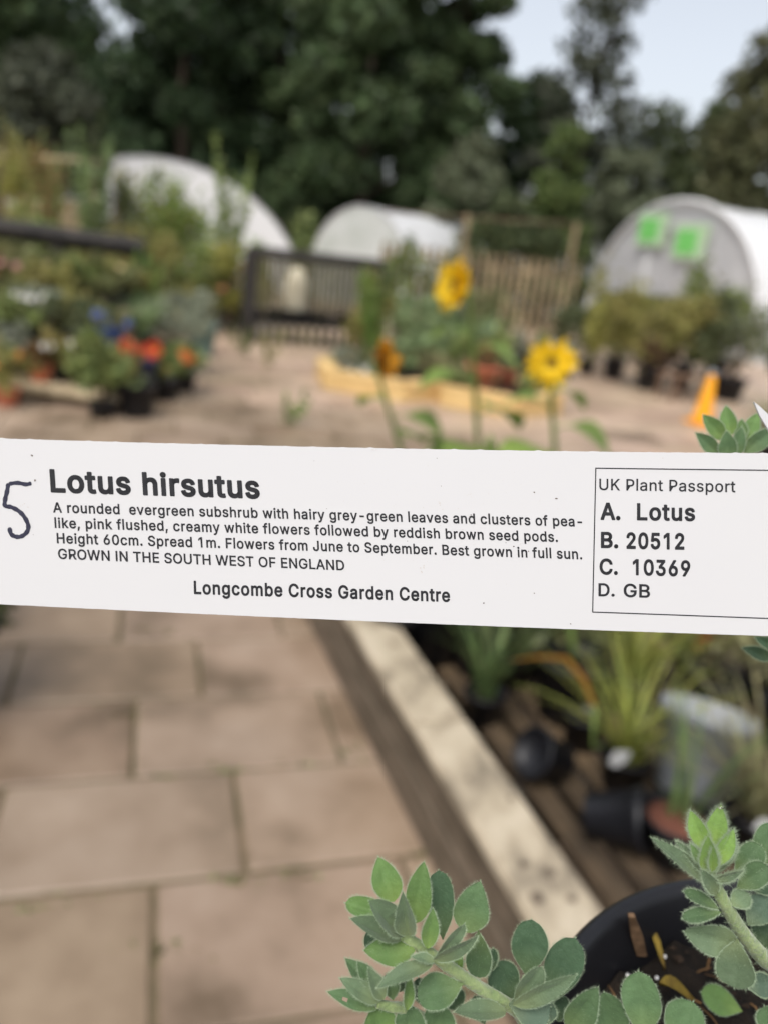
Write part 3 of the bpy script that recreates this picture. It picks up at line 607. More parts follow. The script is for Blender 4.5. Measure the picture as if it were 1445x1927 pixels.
def bloom(kind, size, material, parent, p, d, cen=None, rr=None):
    """one flower: a rosette of petals round a small centre; shared mesh for repeats"""
    key = (kind, round(size, 4), material)
    if key not in FM:
        b = MB()
        np_ = {'daisy': 11, 'rose': 7, 'bell': 5}[kind]
        for ring in range(2 if kind != 'bell' else 1):
            for k in range(np_):
                a = 2 * math.pi * (k + ring * 0.5) / np_
                ca, sa = math.cos(a), math.sin(a)
                L = size * (1 - 0.25 * ring)
                w = L * (0.32 if kind == 'daisy' else 0.6)
                up = (0.12 + 0.25 * ring) * L if kind == 'daisy' else (0.35 + 0.5 * ring) * L
                f = lambda x, y, z: (x * ca - y * sa, x * sa + y * ca, z)
                b.add([f(0, -w * .2, 0), f(L * .55, -w * .5, up * .7), f(L, 0, up), f(L * .55, w * .5, up * .7), f(0, w * .2, 0), f(L * .5, 0, up * .45)], [(0, 1, 5), (1, 2, 5), (2, 3, 5), (3, 4, 5), (4, 0, 5)])
        b.lathe((0, 0, size * .05), [(size * .22, 0), (size * .18, size * .1), (0, size * .14)], 10, 1)
        o = b.build('bloom', [M[material], M[cen or 'p_yellow']], None)
        FM[key] = o.data
        bpy.data.objects.remove(o)
    o = link('bloom', FM[key], parent)
    o.location = Vector(p) - WL[parent.name]
    o.rotation_euler = Vector(d).to_track_quat('Z', 'Y').to_euler()
    return o


def plant(label, cat, base, pot=None, kind='bush', r=0.2, h=0.4, leaf=0.05, mt='f_green', n=260, flowers=None, group=None, seed=0, name=None, off=(0, 0), aspect=0.5):
    """a plant (in a pot or in the ground). pot=(radius, height, material); flowers=[(count, size, material, kind)]"""
    base = Vector(base)
    t = thing(name or ('potted_' + cat.replace(' ', '_') if pot else cat.replace(' ', '_')), label, cat, base, group)
    rg = np.random.default_rng(seed + 17)
    z0 = 0.0
    if pot:
        pot_shape(MB(), base, pot[0], pot[1]).build('pot', M[pot[2]], t)
        soil_disc(MB(), base + Vector((0, 0, pot[1] * 0.8)), pot[0] * 0.9).build('soil', M['soil'], t)
        z0 = pot[1] * 0.8
    b0 = base + Vector((0, 0, z0))
    tips = []
    if kind == 'bush':
        n, leaf = int(n * 2.0), leaf * 1.15
        c = b0 + Vector((off[0], off[1], h * 0.55))
        lobes = [((c.x, c.y, c.z - h * .08), (r * .62, r * .62, h * .36))]
        for k in range(10):
            u = rg.uniform(0, 6.28)
            q = rg.uniform(.35, .95)
            s_ = rg.uniform(.2, .42)
            lobes.append(((c.x + r * q * math.cos(u), c.y + r * q * math.sin(u), c.z + h * rg.uniform(-.38, .42) * (1.15 - .5 * q)), (r * s_, r * s_, h * s_ * .6)))
        P = lobe_points(rg, lobes, 1.0, 0.3)
        P = P[rg.permutation(len(P))]
        while len(P) < n:
            P = np.concatenate([P, lobe_points(rg, lobes, 3.0, 0.3)])
        P = P[rg.permutation(len(P))[:n]]
        stray = rg.uniform(size=n) < .16
        P[stray] += rg.normal(size=(int(stray.sum()), 3)) * np.array([r * .16, r * .16, h * .10])
        P[:, 2] = np.maximum(P[:, 2], b0.z + 0.01)
        quads('foliage', leaf_quads(rg, P, leaf, aspect), M[mt], t)
        b = MB()
        for k in range(5):
            a = rg.uniform(0, 6.28)
            e = c + Vector((r * .5 * math.cos(a), r * .5 * math.sin(a), h * rg.uniform(-.1, .25)))
            b.tube([b0 - Vector((0, 0, .01)), b0.lerp(e, .5) + Vector((0, 0, h * .05)), e], [h * .018, h * .013, h * .006], 5)
        b.build('stem', M['twig'], t)
        tips = [Vector(p) for p in P if p[1] < c.y + r * 0.2 and p[2] > c.z - h * .25]
    elif kind == 'grass':
        Q = blades(rg, b0, n, h, leaf, 0.75 * r / max(h, .01) * 1.6, 0.55, r0=(pot[0] * .4 if pot else r * .15))
        quads('blades', Q, M[mt], t)
        tips = [Vector(q[2]) for q in Q[4::5]]
    elif kind == 'tall':
        b, P = MB(), []
        n = int(n * 1.5)
        ns = max(3, n // 60)
        for k in range(ns):
            a = rg.uniform(0, 6.28)
            e = b0 + Vector((r * rg.uniform(.2, 1) * math.cos(a) + off[0], r * rg.uniform(.2, 1) * math.sin(a) + off[1], h * rg.uniform(.75, 1)))
            m = b0.lerp(e, .5) + Vector((rg.uniform(-.1, .1) * r, rg.uniform(-.1, .1) * r, 0))
            b.tube([b0, m, e], [h * .008, h * .006, h * .003], 5)
            tips.append(e)
            for q in range(n // ns):
                u = rg.uniform(.15, 1)
                p = b0.lerp(m, u * 2) if u < .5 else m.lerp(e, u * 2 - 1)
                P.append(np.array(p) + rg.normal(size=3) * r * .16 * (1.25 - u))
        b.build('stem', M['stalk'], t)
        quads('foliage', leaf_quads(rg, np.array(P), leaf, aspect), M[mt], t)
    if flowers:
        for (cnt, size, fm, fk) in flowers:
            for k in range(cnt):
                p = tips[int(rg.integers(len(tips)))] if tips else b0
                d = Vector((rg.uniform(-.6, .6), -1, rg.uniform(.1, .9)))
                bloom(fk, size * rg.uniform(.85, 1.15), fm, t, p + Vector((0, -0.03, 0)), d)
    return t


def tree(name, label, cat, x, y, z0, ztop, rad, mt, leaf=0.28, n=9000, seed=0, nl=26, trunk=True, shape='round', group=None, dens=1.0):
    t = thing(name, label, cat, (x, y, 0), group)
    rg = np.random.default_rng(seed + 5)
    hz = (ztop - z0) / 2
    lobes = []
    for k in range(nl):
        u = (k + 0.5) / nl
        z = z0 + 2 * hz * u
        if shape == 'cone':
            rr = rad * (1.0 - 0.75 * u) * 1.05
        elif shape == 'tall':
            rr = rad * (0.55 + 0.45 * math.sin(math.pi * min(1, u * 1.15 + 0.12)))
        else:
            rr = rad * math.sin(math.pi * (0.12 + 0.83 * u)) ** 0.6
        a = k * 2.4 + rg.uniform(-.5, .5)
        q = rg.uniform(.35, .85)
        s = rad * rg.uniform(.26, .42)
        lobes.append(((x + rr * q * math.cos(a), y + rr * q * math.sin(a), z + rg.uniform(-.3, .3)), (s, s, s * rg.uniform(.55, .85))))
    P = lobe_points(rg, lobes, 1.0, 0.25)
    while len(P) < n:
        P = np.concatenate([P, lobe_points(rg, lobes, 2.0, 0.25)])
    P = P[rg.permutation(len(P))[:n]]
    P[:, 2] = np.maximum(P[:, 2], 0.05)
    quads('crown', leaf_quads(rg, P, leaf, 0.6, droop=0.3), M[mt], t)
    b = MB()
    tr = max(0.05, rad * 0.07)
    top = z0 + hz * 1.3
    b.tube([(x, y, -0.1), (x + .1 * tr, y, top * .3), (x - tr * .5, y + tr * .3, top * .65), (x, y, top)], [tr * 1.3, tr, tr * .7, tr * .2], 8)
    for (c, r_) in lobes[2::3]:
        zb = max(0.2, min(top * .9, c[2] - rad * .35))
        p0 = Vector((x, y, zb))
        b.tube([p0, p0.lerp(Vector(c), .5) + Vector((0, 0, .1)), Vector(c)], [tr * .35, tr * .25, tr * .1], 5)
    b.build('trunk', M['trunk'], t)
    return t


def top_z(px, py, y):
    return at(px, py, y).z


# ---------------------------------------------------------------- trees beyond the nursery
def T(name, label, cat, px, y, py_top, hw, mt, z0=0.3, **k):
    if mt in ('t_dark', 't_deep'):
        k['n'], k['leaf'] = int(k['n'] * 1.5), 0.32
    z = top_z(px, py_top, y)
    zm = (z + z0) / 2
    return tree(name, label, cat, xat(px, y, zm), y, z0, z, hw * y * 1.05 / FPX, mt, **k)


T('tall_tree', 'tall dark tree with a sky gap on its right, behind the left plants', 'tree', 10, 29, -260, 210, 't_dark', seed=1, n=9000, shape='tall')
T('tall_tree', 'tall dark evergreen just right of the small bright sky gap', 'tree', 350, 27, -260, 160, 't_deep', seed=2, n=9500, shape='tall')
T('tall_tree', 'tall dark evergreen standing above the left polytunnel end', 'tree', 530, 30, -300, 180, 't_dark', seed=3, n=9500, shape='tall')
T('tall_tree', 'tall deep green tree directly behind the middle polytunnel', 'tree', 700, 26, -300, 160, 't_dark', seed=4, n=9500, shape='tall')
T('tall_tree', 'tall green tree whose right edge meets open sky', 'tree', 855, 28, -240, 115, 't_dark', seed=5, n=8000, shape='tall')
T('tall_tree', 'dark tree filling the gap low behind the left polytunnel', 'tree', 215, 33, 130, 130, 't_deep', seed=6, n=7000, shape='tall')
T('loose_tree', 'loose olive tree with thin branches standing alone against the sky', 'tree', 1105, 30, -60, 105, 't_grey', z0=2.0, seed=7, n=2600, nl=30, leaf=0.3, shape='tall')
T('round_tree', 'rounded olive tree at the sky edge above the polytunnel with green signs', 'tree', 1445, 25, 85, 140, 't_olive', seed=8, n=8000)
T('round_tree', 'small dark round tree between the sky gap and the big olive tree', 'tree', 1335, 31, 190, 85, 't_mid', seed=9, n=5000)
T('hedge_tree', 'dark hedge tree right of the tall green tree, under the loose tree', 'tree', 1010, 33, 175, 110, 't_deep', seed=10, n=6500)
T('hedge_tree', 'dark hedge tree at the foot of the open sky', 'tree', 1215, 33, 235, 125, 't_mid', seed=11, n=6500)
T('willow_bush', 'grey green feathery bush behind the left plant display', 'bush', 75, 17, 105, 120, 't_grey', z0=0.6, seed=12, n=6500, leaf=0.2)
T('willow_bush', 'pale grey green feathery bush behind the fence post', 'bush', 868, 22, 262, 85, 't_willow', seed=13, n=5000, leaf=0.2)
T('conical_shrub', 'bright green pointed shrub in front of the dark hedge', 'shrub', 1045, 23, 252, 82, 't_lime', seed=14, n=5000, leaf=0.2, shape='cone')
T('round_shrub', 'soft grey green shrub left of the polytunnel with green signs', 'shrub', 1165, 25, 292, 85, 't_willow', seed=15, n=5000, leaf=0.2)
T('round_shrub', 'dark green shrub behind the pale slatted fence', 'shrub', 960, 20, 395, 95, 't_mid', seed=16, n=4000, leaf=0.2)
T('round_shrub', 'green shrub in the gap between the two far polytunnels', 'shrub', 575, 25, 395, 55, 't_mid', seed=17, n=3500, leaf=0.2)
T('low_bush', 'dark low bush beneath the small dark round tree', 'bush', 1340, 29, 300, 120, 't_mid', seed=18, n=6000)
T('hedge_tree', 'dark hedge tree closing the view behind the middle polytunnel', 'tree', 800, 34, 60, 150, 't_deep', seed=19, n=7000)

T('hedge_tree', 'dark hedge tree behind the left polytunnel roof, below the tall evergreens', 'tree', 300, 35, 110, 150, 't_deep', seed=20, n=7000)
T('hedge_tree', 'dark hedge tree in the dip between the two far polytunnels', 'tree', 480, 35, 60, 150, 't_deep', seed=21, n=7000)
T('hedge_tree', 'dark hedge tree behind the tall deep green tree', 'tree', 640, 36, -80, 150, 't_deep', seed=22, n=7000, shape='tall')
T('hedge_tree', 'dark hedge tree at the far left behind the grey green bush', 'tree', 60, 36, -60, 150, 't_deep', seed=23, n=7000, shape='tall')
T('hedge_tree', 'dark hedge tree beyond the left frame edge, behind the staging', 'tree', -260, 33, -120, 170, 't_deep', seed=24, n=6000, shape='tall')
T('hedge_tree', 'dark hedge tree further beyond the left frame edge', 'tree', -560, 31, -120, 180, 't_dark', seed=25, n=6000, shape='tall')

# ---------------------------------------------------------------- polytunnels
def tunnel(label, c, halfw, height, axis, length, doors=True, bands=(0.0, 1.0), film='end_film', pw=0.8):
    """c: ground point under the front arch; axis: unit ground direction away from the front"""
    ax = Vector((axis[0], axis[1], 0)).normalized()
    sd = Vector((ax.y, -ax.x, 0))                       # to the right when looking along the axis
    c = Vector((c[0], c[1], 0))
    t = thing('polytunnel', label, 'polytunnel', c)
    prof = []
    for k in range(33):
        a = math.pi * k / 32
        prof.append((-math.cos(a) * halfw, math.sin(a) ** pw * height))
    b = MB()
    NL = 24
    for i in range(NL + 1):
        o = ax * (length * i / NL)
        sag = 1 - 0.012 * (1 - abs(math.cos(math.pi * i * 0.5)))
        b.v += [tuple(c + o + sd * (x * sag) + Vector((0, 0, z * sag))) for (x, z) in prof]
    n = len(prof)
    b.uv = [(0, 0)] * len(b.v)
    for i in range(NL):
        for k in range(n - 1):
            b.f.append((i * n + k, i * n + k + 1, (i + 1) * n + k + 1, (i + 1) * n + k)); b.m.append(0)
    b.build('cover', M['cover'], t)
    for f in bands:
        o = ax * (length * f + (-0.02 if f == 0 else 0.02 if f == 1 else 0))
        MB().tube([c + o + sd * x * 1.006 + Vector((0, 0, z * 1.006 + .01)) for (x, z) in prof], 0.06, 8).build('hoop', M['hoop'], t)
    for f, o in ((0, ax * 0.05), (1, ax * (length - 0.05))):
        b = MB()
        vv = [tuple(c + o + sd * x * .985 + Vector((0, 0, z * .985))) for (x, z) in prof]
        b.add(vv, [tuple(range(n))])
        w = b.build('end_wall', M[film], t, smooth=False)
        if f == 0 and doors:
            d = MB()
            dw, dh = halfw * 0.28, height * 0.80
            d.box(c + sd * (-dw - 0.05), 0.06, 0.06, dh, math.atan2(ax.y, ax.x))
            d.box(c + sd * (dw + 0.05), 0.06, 0.06, dh, math.atan2(ax.y, ax.x))
            d.box(c + Vector((0, 0, dh)), 0.06, 2 * dw + 0.2, 0.06, math.atan2(ax.y, ax.x))
            d.build('door_frame', M['hoop'], t)
    return t, c, ax, sd


yT = 19.0
zt = top_z(1262, 378, yT)
cx = xat(1248, yT, 1.0)
axR = Vector((0.93, 0.36, 0)).normalized()
sdR = Vector((axR.y, -axR.x, 0))
tn, cR, axR, sdR = tunnel('white polytunnel with two green signs on its end wall', (cx, yT), 3.0, zt, axR, 11.0, bands=(0.0, 0.33, 0.66, 1.0), film='end_grey')
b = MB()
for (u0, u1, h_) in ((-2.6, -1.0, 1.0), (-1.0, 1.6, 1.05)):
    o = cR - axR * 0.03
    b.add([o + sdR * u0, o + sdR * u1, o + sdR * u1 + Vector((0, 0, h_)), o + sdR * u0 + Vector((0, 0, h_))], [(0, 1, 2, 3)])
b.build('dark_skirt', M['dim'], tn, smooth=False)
for (px, py, lab) in ((1226, 432, 'green sign high on the polytunnel end, the upper left of the pair'), (1297, 455, 'green sign on the polytunnel end, lower and beside the arch band')):
    # meet the plane of the end wall
    n_ = -axR
    r_ = ray(px, py)
    q = EYE + r_ * ((cR + n_ * 0.10 - EYE).dot(n_) / r_.dot(n_))
    t = thing('notice', lab, 'sign', q)
    an = math.atan2(axR.y, axR.x)
    MB().box(q - Vector((0, 0, 0.37)) , 0.02, 1.06, 0.74, an, bev=0.004).build('board', M['pale_green'], t, smooth=False)
    MB().box(q + n_ * 0.016 - Vector((0, 0, 0.25)) + sdR * -0.1, 0.012, 0.66, 0.48, an, bev=0.003).build('green_panel', M['green_card'], t, smooth=False)

yA = 19.5
tunnel('white polytunnel on the left, partly hidden by climbing plants', (xat(305, yA, 1.2), yA), 3.55, top_z(305, 296, yA), (-0.45, 0.89), 12, doors=False, pw=1.05, bands=(0.25, 0.5, 1.0))
yB = 19.5
tunnel('low white polytunnel in the middle, sloping away behind the dark rack', (xat(672, yB, 1.0), yB), 1.7, top_z(665, 384, yB), (0.58, 0.81), 19, doors=False, pw=0.95, film='end_dull', bands=(0.25, 0.5, 1.0))

# ---------------------------------------------------------------- fence and racks at the back
def fence(label, a, b_, h, npk, posts, name='slatted_fence', mt='wood_pale', pk=0.085, ph=None, group=None):
    a, b_ = Vector((a[0], a[1], 0)), Vector((b_[0], b_[1], 0))
    t = thing(name, label, 'fence', a, group)
    d = b_ - a
    L = d.length
    an = math.atan2(d.y, d.x)
    bb = MB()
    for k in range(npk):
        p = a + d * ((k + .5) / npk)
        bb.box((p.x, p.y, 0.06), pk, 0.018, h - 0.06 + 0.02 * math.sin(k * 3.3), an, bev=0.004)
    bb.build('slat_panel', M[mt], t, smooth=False)
    nrm = Vector((-math.sin(an), math.cos(an), 0))
    for z in (h * .18, h * .82):
        m = (a + b_) / 2 + nrm * 0.04
        MB().box((m.x, m.y, z), L, 0.05, 0.08, an, bev=0.006).build('rail', M[mt], t, smooth=False)
    for i, (u, hh) in enumerate(posts):
        p = a + d * u + nrm * 0.12
        MB().box((p.x, p.y, 0), 0.085, 0.085, hh, an, bev=0.01).build('post', M[mt], t, smooth=False)
    return t


yF = 15.5
fence('pale slatted fence with taller posts behind the upright sunflower', (xat(712, yF, 1), yF), (xat(1085, yF - .5, 1), yF - .5), top_z(1000, 486, yF), 24, [(0.02, 1.3), (0.41, top_z(865, 402, yF)), (0.94, top_z(1062, 418, yF))], mt='wood_grey')
fence('grey slatted fence with a tall post at the left plants', (xat(-60, 14, 1.4), 14.0), (xat(190, 14.2, 1.4), 14.2), top_z(100, 375, 14), 26, [(0.1, 2.2), (0.92, top_z(168, 300, 14))], pk=0.07)
# high wire/rail that runs between the fence posts
t = thing('trellis_rail', 'thin dark rail along the post tops above the slatted fence', 'rail', (xat(700, yF, 2), yF, 2))
MB().tube([(xat(720, yF + .1, 2), yF + .1, top_z(720, 398, yF)), (xat(865, yF, 2), yF, top_z(865, 408, yF)), (xat(1066, yF - .3, 2), yF - .3, top_z(1066, 422, yF))], 0.014, 8).build('rail', M['wood_brown'], t)
t = thing('trellis_rail', 'grey brown cross rail at the top of the left post', 'rail', (xat(40, 13.9, 2), 13.9, 2))
MB().tube([(xat(-60, 13.9, 2.4), 13.9, top_z(-60, 288, 13.9)), (xat(210, 13.9, 2.4), 13.9, top_z(210, 306, 13.9))], 0.04, 8).build('rail', M['wood_pale'], t)


def rack(label, pxl, pxr, yl, yr, zt_l, zt_r, depth=0.55, zs=(0.35,), nslat=22):
    a, c = Vector((xat(pxl, yl, 1), yl, 0)), Vector((xat(pxr, yr, 1), yr, 0))
    d = c - a
    an = math.atan2(d.y, d.x)
    nrm = Vector((-math.sin(an), math.cos(an), 0))
    t = thing('display_rack', label, 'rack', a)
    for (p, z) in ((a, zt_l), (c, zt_r), (a + nrm * depth, zt_l), (c + nrm * depth, zt_r)):
        MB().box((p.x, p.y, 0), 0.1, 0.1, z, an, bev=0.008).build('post', M['wood_dark'], t, smooth=False)
    for o in (Vector((0, 0, 0)), nrm * depth):
        p, q = a + o, c + o
        MB().tube([(p.x, p.y, zt_l), (q.x, q.y, zt_r)], 0.075, 6).build('top_rail', M['wood_dark'], t)
    for z in zs:
        m = (a + c) / 2 + nrm * depth / 2
        MB().box((m.x, m.y, z), d.length - .02, depth - .02, 0.05, an, bev=0.006).build('shelf', M['wood_dark'], t, smooth=False)
    bb = MB()
    for k in range(nslat):
        p = a + d * ((k + .5) / nslat) + nrm * (depth - .03)
        bb.box((p.x, p.y, zs[0] + .05), d.length / nslat * .80, 0.02, min(zt_l, zt_r) - zs[0] - .1, an)
    bb.build('slat_back', M['net'], t, smooth=False)
    bb = MB()
    for k in range(14):
        p = a + d * ((k + .5) / 14)
        bb.box((p.x, p.y, 0.05), d.length / 14 * .5, 0.03, zs[0] - .06, an)
    bb.build('base_slats', M['net'], t, smooth=False)
    return t, a, d, nrm, an


tr, ra, rd, rnm, ran = rack('dark timber display rack with slatted back behind the paved path', 478, 725, 11.0, 11.6, top_z(480, 474, 11.0), top_z(722, 500, 11.6), zs=(0.28,))
zs_ = 0.33
for k in range(9):
    p = ra + rd * ((k + .6) / 9.6) + rnm * 0.16
    o = pot_shape(MB(), (p.x, p.y, zs_), 0.085, 0.16, 18).build('black_pot', M['black_plastic'])
    tag(o, 'small empty black pot in the row along the shelf of the dark rack', 'pot', 'black pots on the dark rack')
p = ra + rd * 0.37 + rnm * 0.40
b = MB()
b.lathe((p.x, p.y, zs_ + .003), [(0.10, 0), (0.16, .05), (0.17, .3), (0.155, .55), (0.10, .68), (0.06, .72), (0, .73)], 20)
tag(b.build('sack', M['sack']), 'pale cream sack standing upright inside the dark rack', 'sack')

# ---------------------------------------------------------------- left: staging and plants
tst = thing('plant_staging', 'stepped timber plant staging full of plants along the path', 'staging', (-4, 8, 0))
XR = -2.1
for i, (y0, z) in enumerate(((6.1, 0.10), (6.85, 0.34), (7.6, 0.60))):
    x0, x1 = -4.7, XR - 0.2 * i
    MB().box(((x0 + x1) / 2, y0 + .35, z), x1 - x0, 0.7, 0.045, 0, bev=0.006).build('shelf', M['wood_pale'], tst, smooth=False)
    for x in (x0 + .1, (x0 + x1) / 2, x1 - .1):
        for yy in (y0 + .08, y0 + .62):
            MB().box((x, yy, 0), 0.07, 0.07, z, 0, bev=0.005).build('leg', M['wood_brown'], tst, smooth=False)
# dark beam on posts behind
zbl, zbr = top_z(-30, 428, 8.3), top_z(268, 468, 8.5)
tb = thing('beam_frame', 'dark timber beam on posts above the left plants', 'frame', (-4.5, 8.3, 0))
pl, pr = Vector((xat(-60, 8.3, zbl), 8.3, zbl + .02)), Vector((xat(272, 8.5, zbr), 8.5, zbr))
an = math.atan2(pr.y - pl.y, pr.x - pl.x)
MB().tube([pl, pr], 0.10, 4).build('beam', M['wood_dark'], tb, smooth=False)
for p in (pl, pl.lerp(pr, .5), pr):
    MB().box((p.x, p.y + .02, 0), 0.11, 0.11, p.z - .04, 0, bev=0.008).build('post', M['wood_dark'], tb, smooth=False)

PL = []


def lp(label, cat, px, py_base, y=None, z=0.0, **k):
    """left-hand plant: base at pixel column px on the ground (y=None) or on a shelf at height z, distance y"""
    if y is None:
        g = gp(px, py_base, 0.03)
        base = (g.x, g.y, 0.03)
    else:
        base = (xat(px, y, z), y, z)
    PL.append(1)
    return plant(label, cat, base, seed=100 + len(PL) * 3, **k)


s1, s2, s3 = 0.147, 0.387, 0.647
# front row on the paving
lp('black pot with bushy green plant at the staging corner', 'shrub', 192, 785, pot=(.10, .12, 'black_plastic'), r=.23, h=.56, mt='f_green', n=420, leaf=.06)
lp('empty looking black pot beneath the navy pot', 'pot plant', 258, 782, pot=(.15, .26, 'black_plastic'), r=.10, h=.12, mt='f_dark', n=60, leaf=.05)
lp('orange red flowered plant at the path edge', 'flower', 312, 752, pot=(.12, .18, 'black_plastic'), r=.20, h=.26, mt='f_green', n=220, leaf=.05, flowers=[(4, .05, 'p_orange', 'rose')])
lp('terracotta pot with red orange blooms at the front left corner', 'flower', 14, 762, pot=(.10, .13, 'terracotta'), r=.2, h=.30, mt='f_olive', n=200, leaf=.05, flowers=[(2, .05, 'p_orange', 'rose')])
# lowest shelf
lp('russet leaved plant low on the front shelf', 'shrub', 78, 0, 6.40, s1, pot=(0.093, 0.128, 'terracotta'), r=0.166, h=0.212, mt='f_rust', n=220, leaf=.05)
lp('small white flowered plant low on the front shelf', 'flower', 118, 0, 6.50, s1, pot=(0.085, 0.119, 'black_plastic'), r=0.184, h=0.306, mt='f_olive', n=220, leaf=.045, flowers=[(6, 0.032, 'p_white', 'daisy')])
lp('navy glazed pot with a single big red bloom', 'flower', 264, 0, 6.55, s1, pot=(0.145, 0.255, 'navy'), r=0.129, h=0.170, mt='f_mid', n=120, leaf=.05, flowers=[(3, 0.086, 'p_red', 'rose')])
lp('low green plant at the near end of the front shelf', 'shrub', 160, 0, 6.50, s1, pot=(0.093, 0.128, 'black_plastic'), r=0.184, h=0.272, mt='f_green', n=260, leaf=.05)
lp('pale blotched plant with white blooms by the terracotta pot', 'flower', 40, 0, 6.60, s1, pot=(0.085, 0.119, 'black_plastic'), r=0.166, h=0.340, mt='f_silver', n=200, leaf=.05, flowers=[(5, 0.036, 'p_white', 'daisy')])
# middle shelf
lp('blue glazed pot planted with small blue flowers', 'flower', 205, 0, 7.00, s2, pot=(0.136, 0.170, 'blue'), r=0.166, h=0.187, mt='f_mid', n=180, leaf=.045, flowers=[(9, 0.043, 'p_blue', 'daisy')])
lp('blue glazed pot half hidden behind the flowering blue pot', 'pot plant', 172, 0, 7.25, s2, pot=(0.111, 0.145, 'blue'), r=0.166, h=0.255, mt='f_mid', n=180, leaf=.05)
lp('silvery plant with white blooms in mid staging', 'flower', 70, 0, 7.00, s2, pot=(0.093, 0.136, 'black_plastic'), r=0.202, h=0.340, mt='f_silver', n=260, leaf=.045, flowers=[(6, 0.036, 'p_white', 'daisy')])
lp('olive green bush in mid staging below the pink flowers', 'shrub', 118, 0, 7.05, s2, pot=(0.102, 0.136, 'black_plastic'), r=0.221, h=0.357, mt='f_olive', n=300, leaf=.05)
lp('dark green bush in mid staging at the frame edge', 'shrub', 12, 0, 7.05, s2, pot=(0.102, 0.136, 'black_plastic'), r=0.221, h=0.357, mt='f_mid', n=300, leaf=.05)
lp('light green grassy plant beside the red bloom', 'grass', 268, 0, 7.10, s2, pot=(0.102, 0.128, 'black_plastic'), kind='grass', r=0.202, h=0.468, leaf=.014, mt='f_pale', n=130)
# top shelf
lp('pink flowered plant on the top shelf', 'flower', 48, 0, 7.80, s3, pot=(0.102, 0.145, 'black_plastic'), r=0.239, h=0.250, mt='f_mid', n=300, leaf=.05, flowers=[(8, 0.043, 'p_pink', 'rose')])
lp('second pink flowered plant beside the first on the top shelf', 'flower', 108, 0, 7.85, s3, pot=(0.102, 0.145, 'black_plastic'), r=0.202, h=0.214, mt='f_mid', n=260, leaf=.05, flowers=[(3, 0.040, 'p_pink', 'rose')])
lp('dense green shrub under the dark beam', 'shrub', 170, 0, 7.85, s3, pot=(0.111, 0.153, 'black_plastic'), r=0.276, h=0.300, mt='f_green', n=420, leaf=.06)
lp('blue green shrub under the dark beam', 'shrub', 88, 0, 8.05, s3, pot=(0.111, 0.153, 'black_plastic'), r=0.276, h=0.300, mt='f_mid', n=420, leaf=.06)
lp('dark shrub beside the end post of the beam', 'shrub', 232, 0, 7.95, s3, pot=(0.111, 0.153, 'black_plastic'), r=0.258, h=0.297, mt='f_olive', n=360, leaf=.06, flowers=[(2, 0.036, 'p_cream', 'daisy')])
lp('green shrub with one white bloom beneath the beam', 'shrub', 28, 0, 8.05, s3, pot=(0.111, 0.153, 'black_plastic'), r=0.294, h=0.300, mt='f_mid', n=420, leaf=.06, flowers=[(2, 0.050, 'p_white', 'rose')])
for (lab_, px, y, z, k) in (
    ('leafy mid green filler plant behind the lowest shelf', 30, 6.75, s2, dict(r=.24, h=.34, mt='f_green', n=300, leaf=.05)),
    ('leafy dark filler plant below the blue pots', 140, 6.75, s2, dict(r=.22, h=.3, mt='f_dark', n=300, leaf=.05)),
    ('pale olive plant below the pink blooms', 90, 7.4, s3, dict(r=.24, h=.3, mt='f_olive', n=300, leaf=.05)),
    ('green plant at the path end of the top shelf', 215, 7.75, s3, dict(r=.26, h=.4, mt='f_mid', n=320, leaf=.05)),
    ('yellowish leafy plant at the left end of the middle shelf', -10, 7.1, s2, dict(r=.24, h=.36, mt='f_olive', n=300, leaf=.05)),
    ('rusty leafy plant at the left end of the top shelf', 5, 7.9, s3, dict(r=.26, h=.34, mt='f_rust', n=300, leaf=.05)),
    ('low dark green plant under the red bloom pot', 225, 6.5, s1, dict(r=.2, h=.26, mt='f_mid', n=260, leaf=.05)),
    ('trailing green plant over the edge of the lowest shelf', 0, 6.3, s1, dict(r=.22, h=.3, mt='f_green', n=280, leaf=.05)),
):
    lp(lab_, 'shrub', px, 0, y, z, pot=(.10, .13, 'black_plastic'), **k)
# behind the beam, in the ground
lp('tall yellow green shrub with white blooms at the left edge', 'shrub', -25, 0, 11.2, 0, r=.6, h=2.9, mt='f_yellow', n=650, leaf=.09, flowers=[(5, .085, 'p_white', 'rose')], name='tall_shrub')
lp('tall plant with orange brown seed heads before the left fence', 'shrub', 100, 0, 11.6, 0, kind='tall', r=.5, h=2.5, mt='f_rust', n=420, leaf=.09, name='tall_shrub')
lp('olive shrub in front of the grey left fence', 'shrub', 60, 0, 12.4, 0, r=.8, h=2.2, mt='f_olive', n=900, leaf=.09, name='tall_shrub')
lp('pale green topped shrub beside the tall left post', 'shrub', 172, 0, 12.6, 0, kind='tall', r=.4, h=2.75, mt='f_pale', n=360, leaf=.11, name='tall_shrub')
lp('dark green shrub between the left post and the polytunnel', 'shrub', 215, 0, 13.0, 0, r=.6, h=2.3, mt='f_dark', n=900, leaf=.09, name='tall_shrub')
lp('lime green climber in front of the left polytunnel', 'climber', 335, 0, 13.5, 0, r=.75, h=2.35, mt='f_lime', n=900, leaf=.1)
lp('thin tall climber in front of the white tunnel side', 'climber', 432, 0, 14.0, 0, kind='tall', r=.5, h=2.9, mt='f_green', n=420, leaf=.12)
lp('yellow green shrub left of the dark rack', 'shrub', 432, 0, 12.0, 0, r=.6, h=1.25, mt='f_yellow', n=600, leaf=.08, name='bushy_shrub', flowers=[(2, .07, 'p_peach', 'rose')])
lp('green shrub with one large white bloom near the path end', 'shrub', 306, 0, 11.6, 0, r=.5, h=1.0, mt='f_green', n=600, leaf=.08, name='bushy_shrub', flowers=[(3, .09, 'p_white', 'rose')])
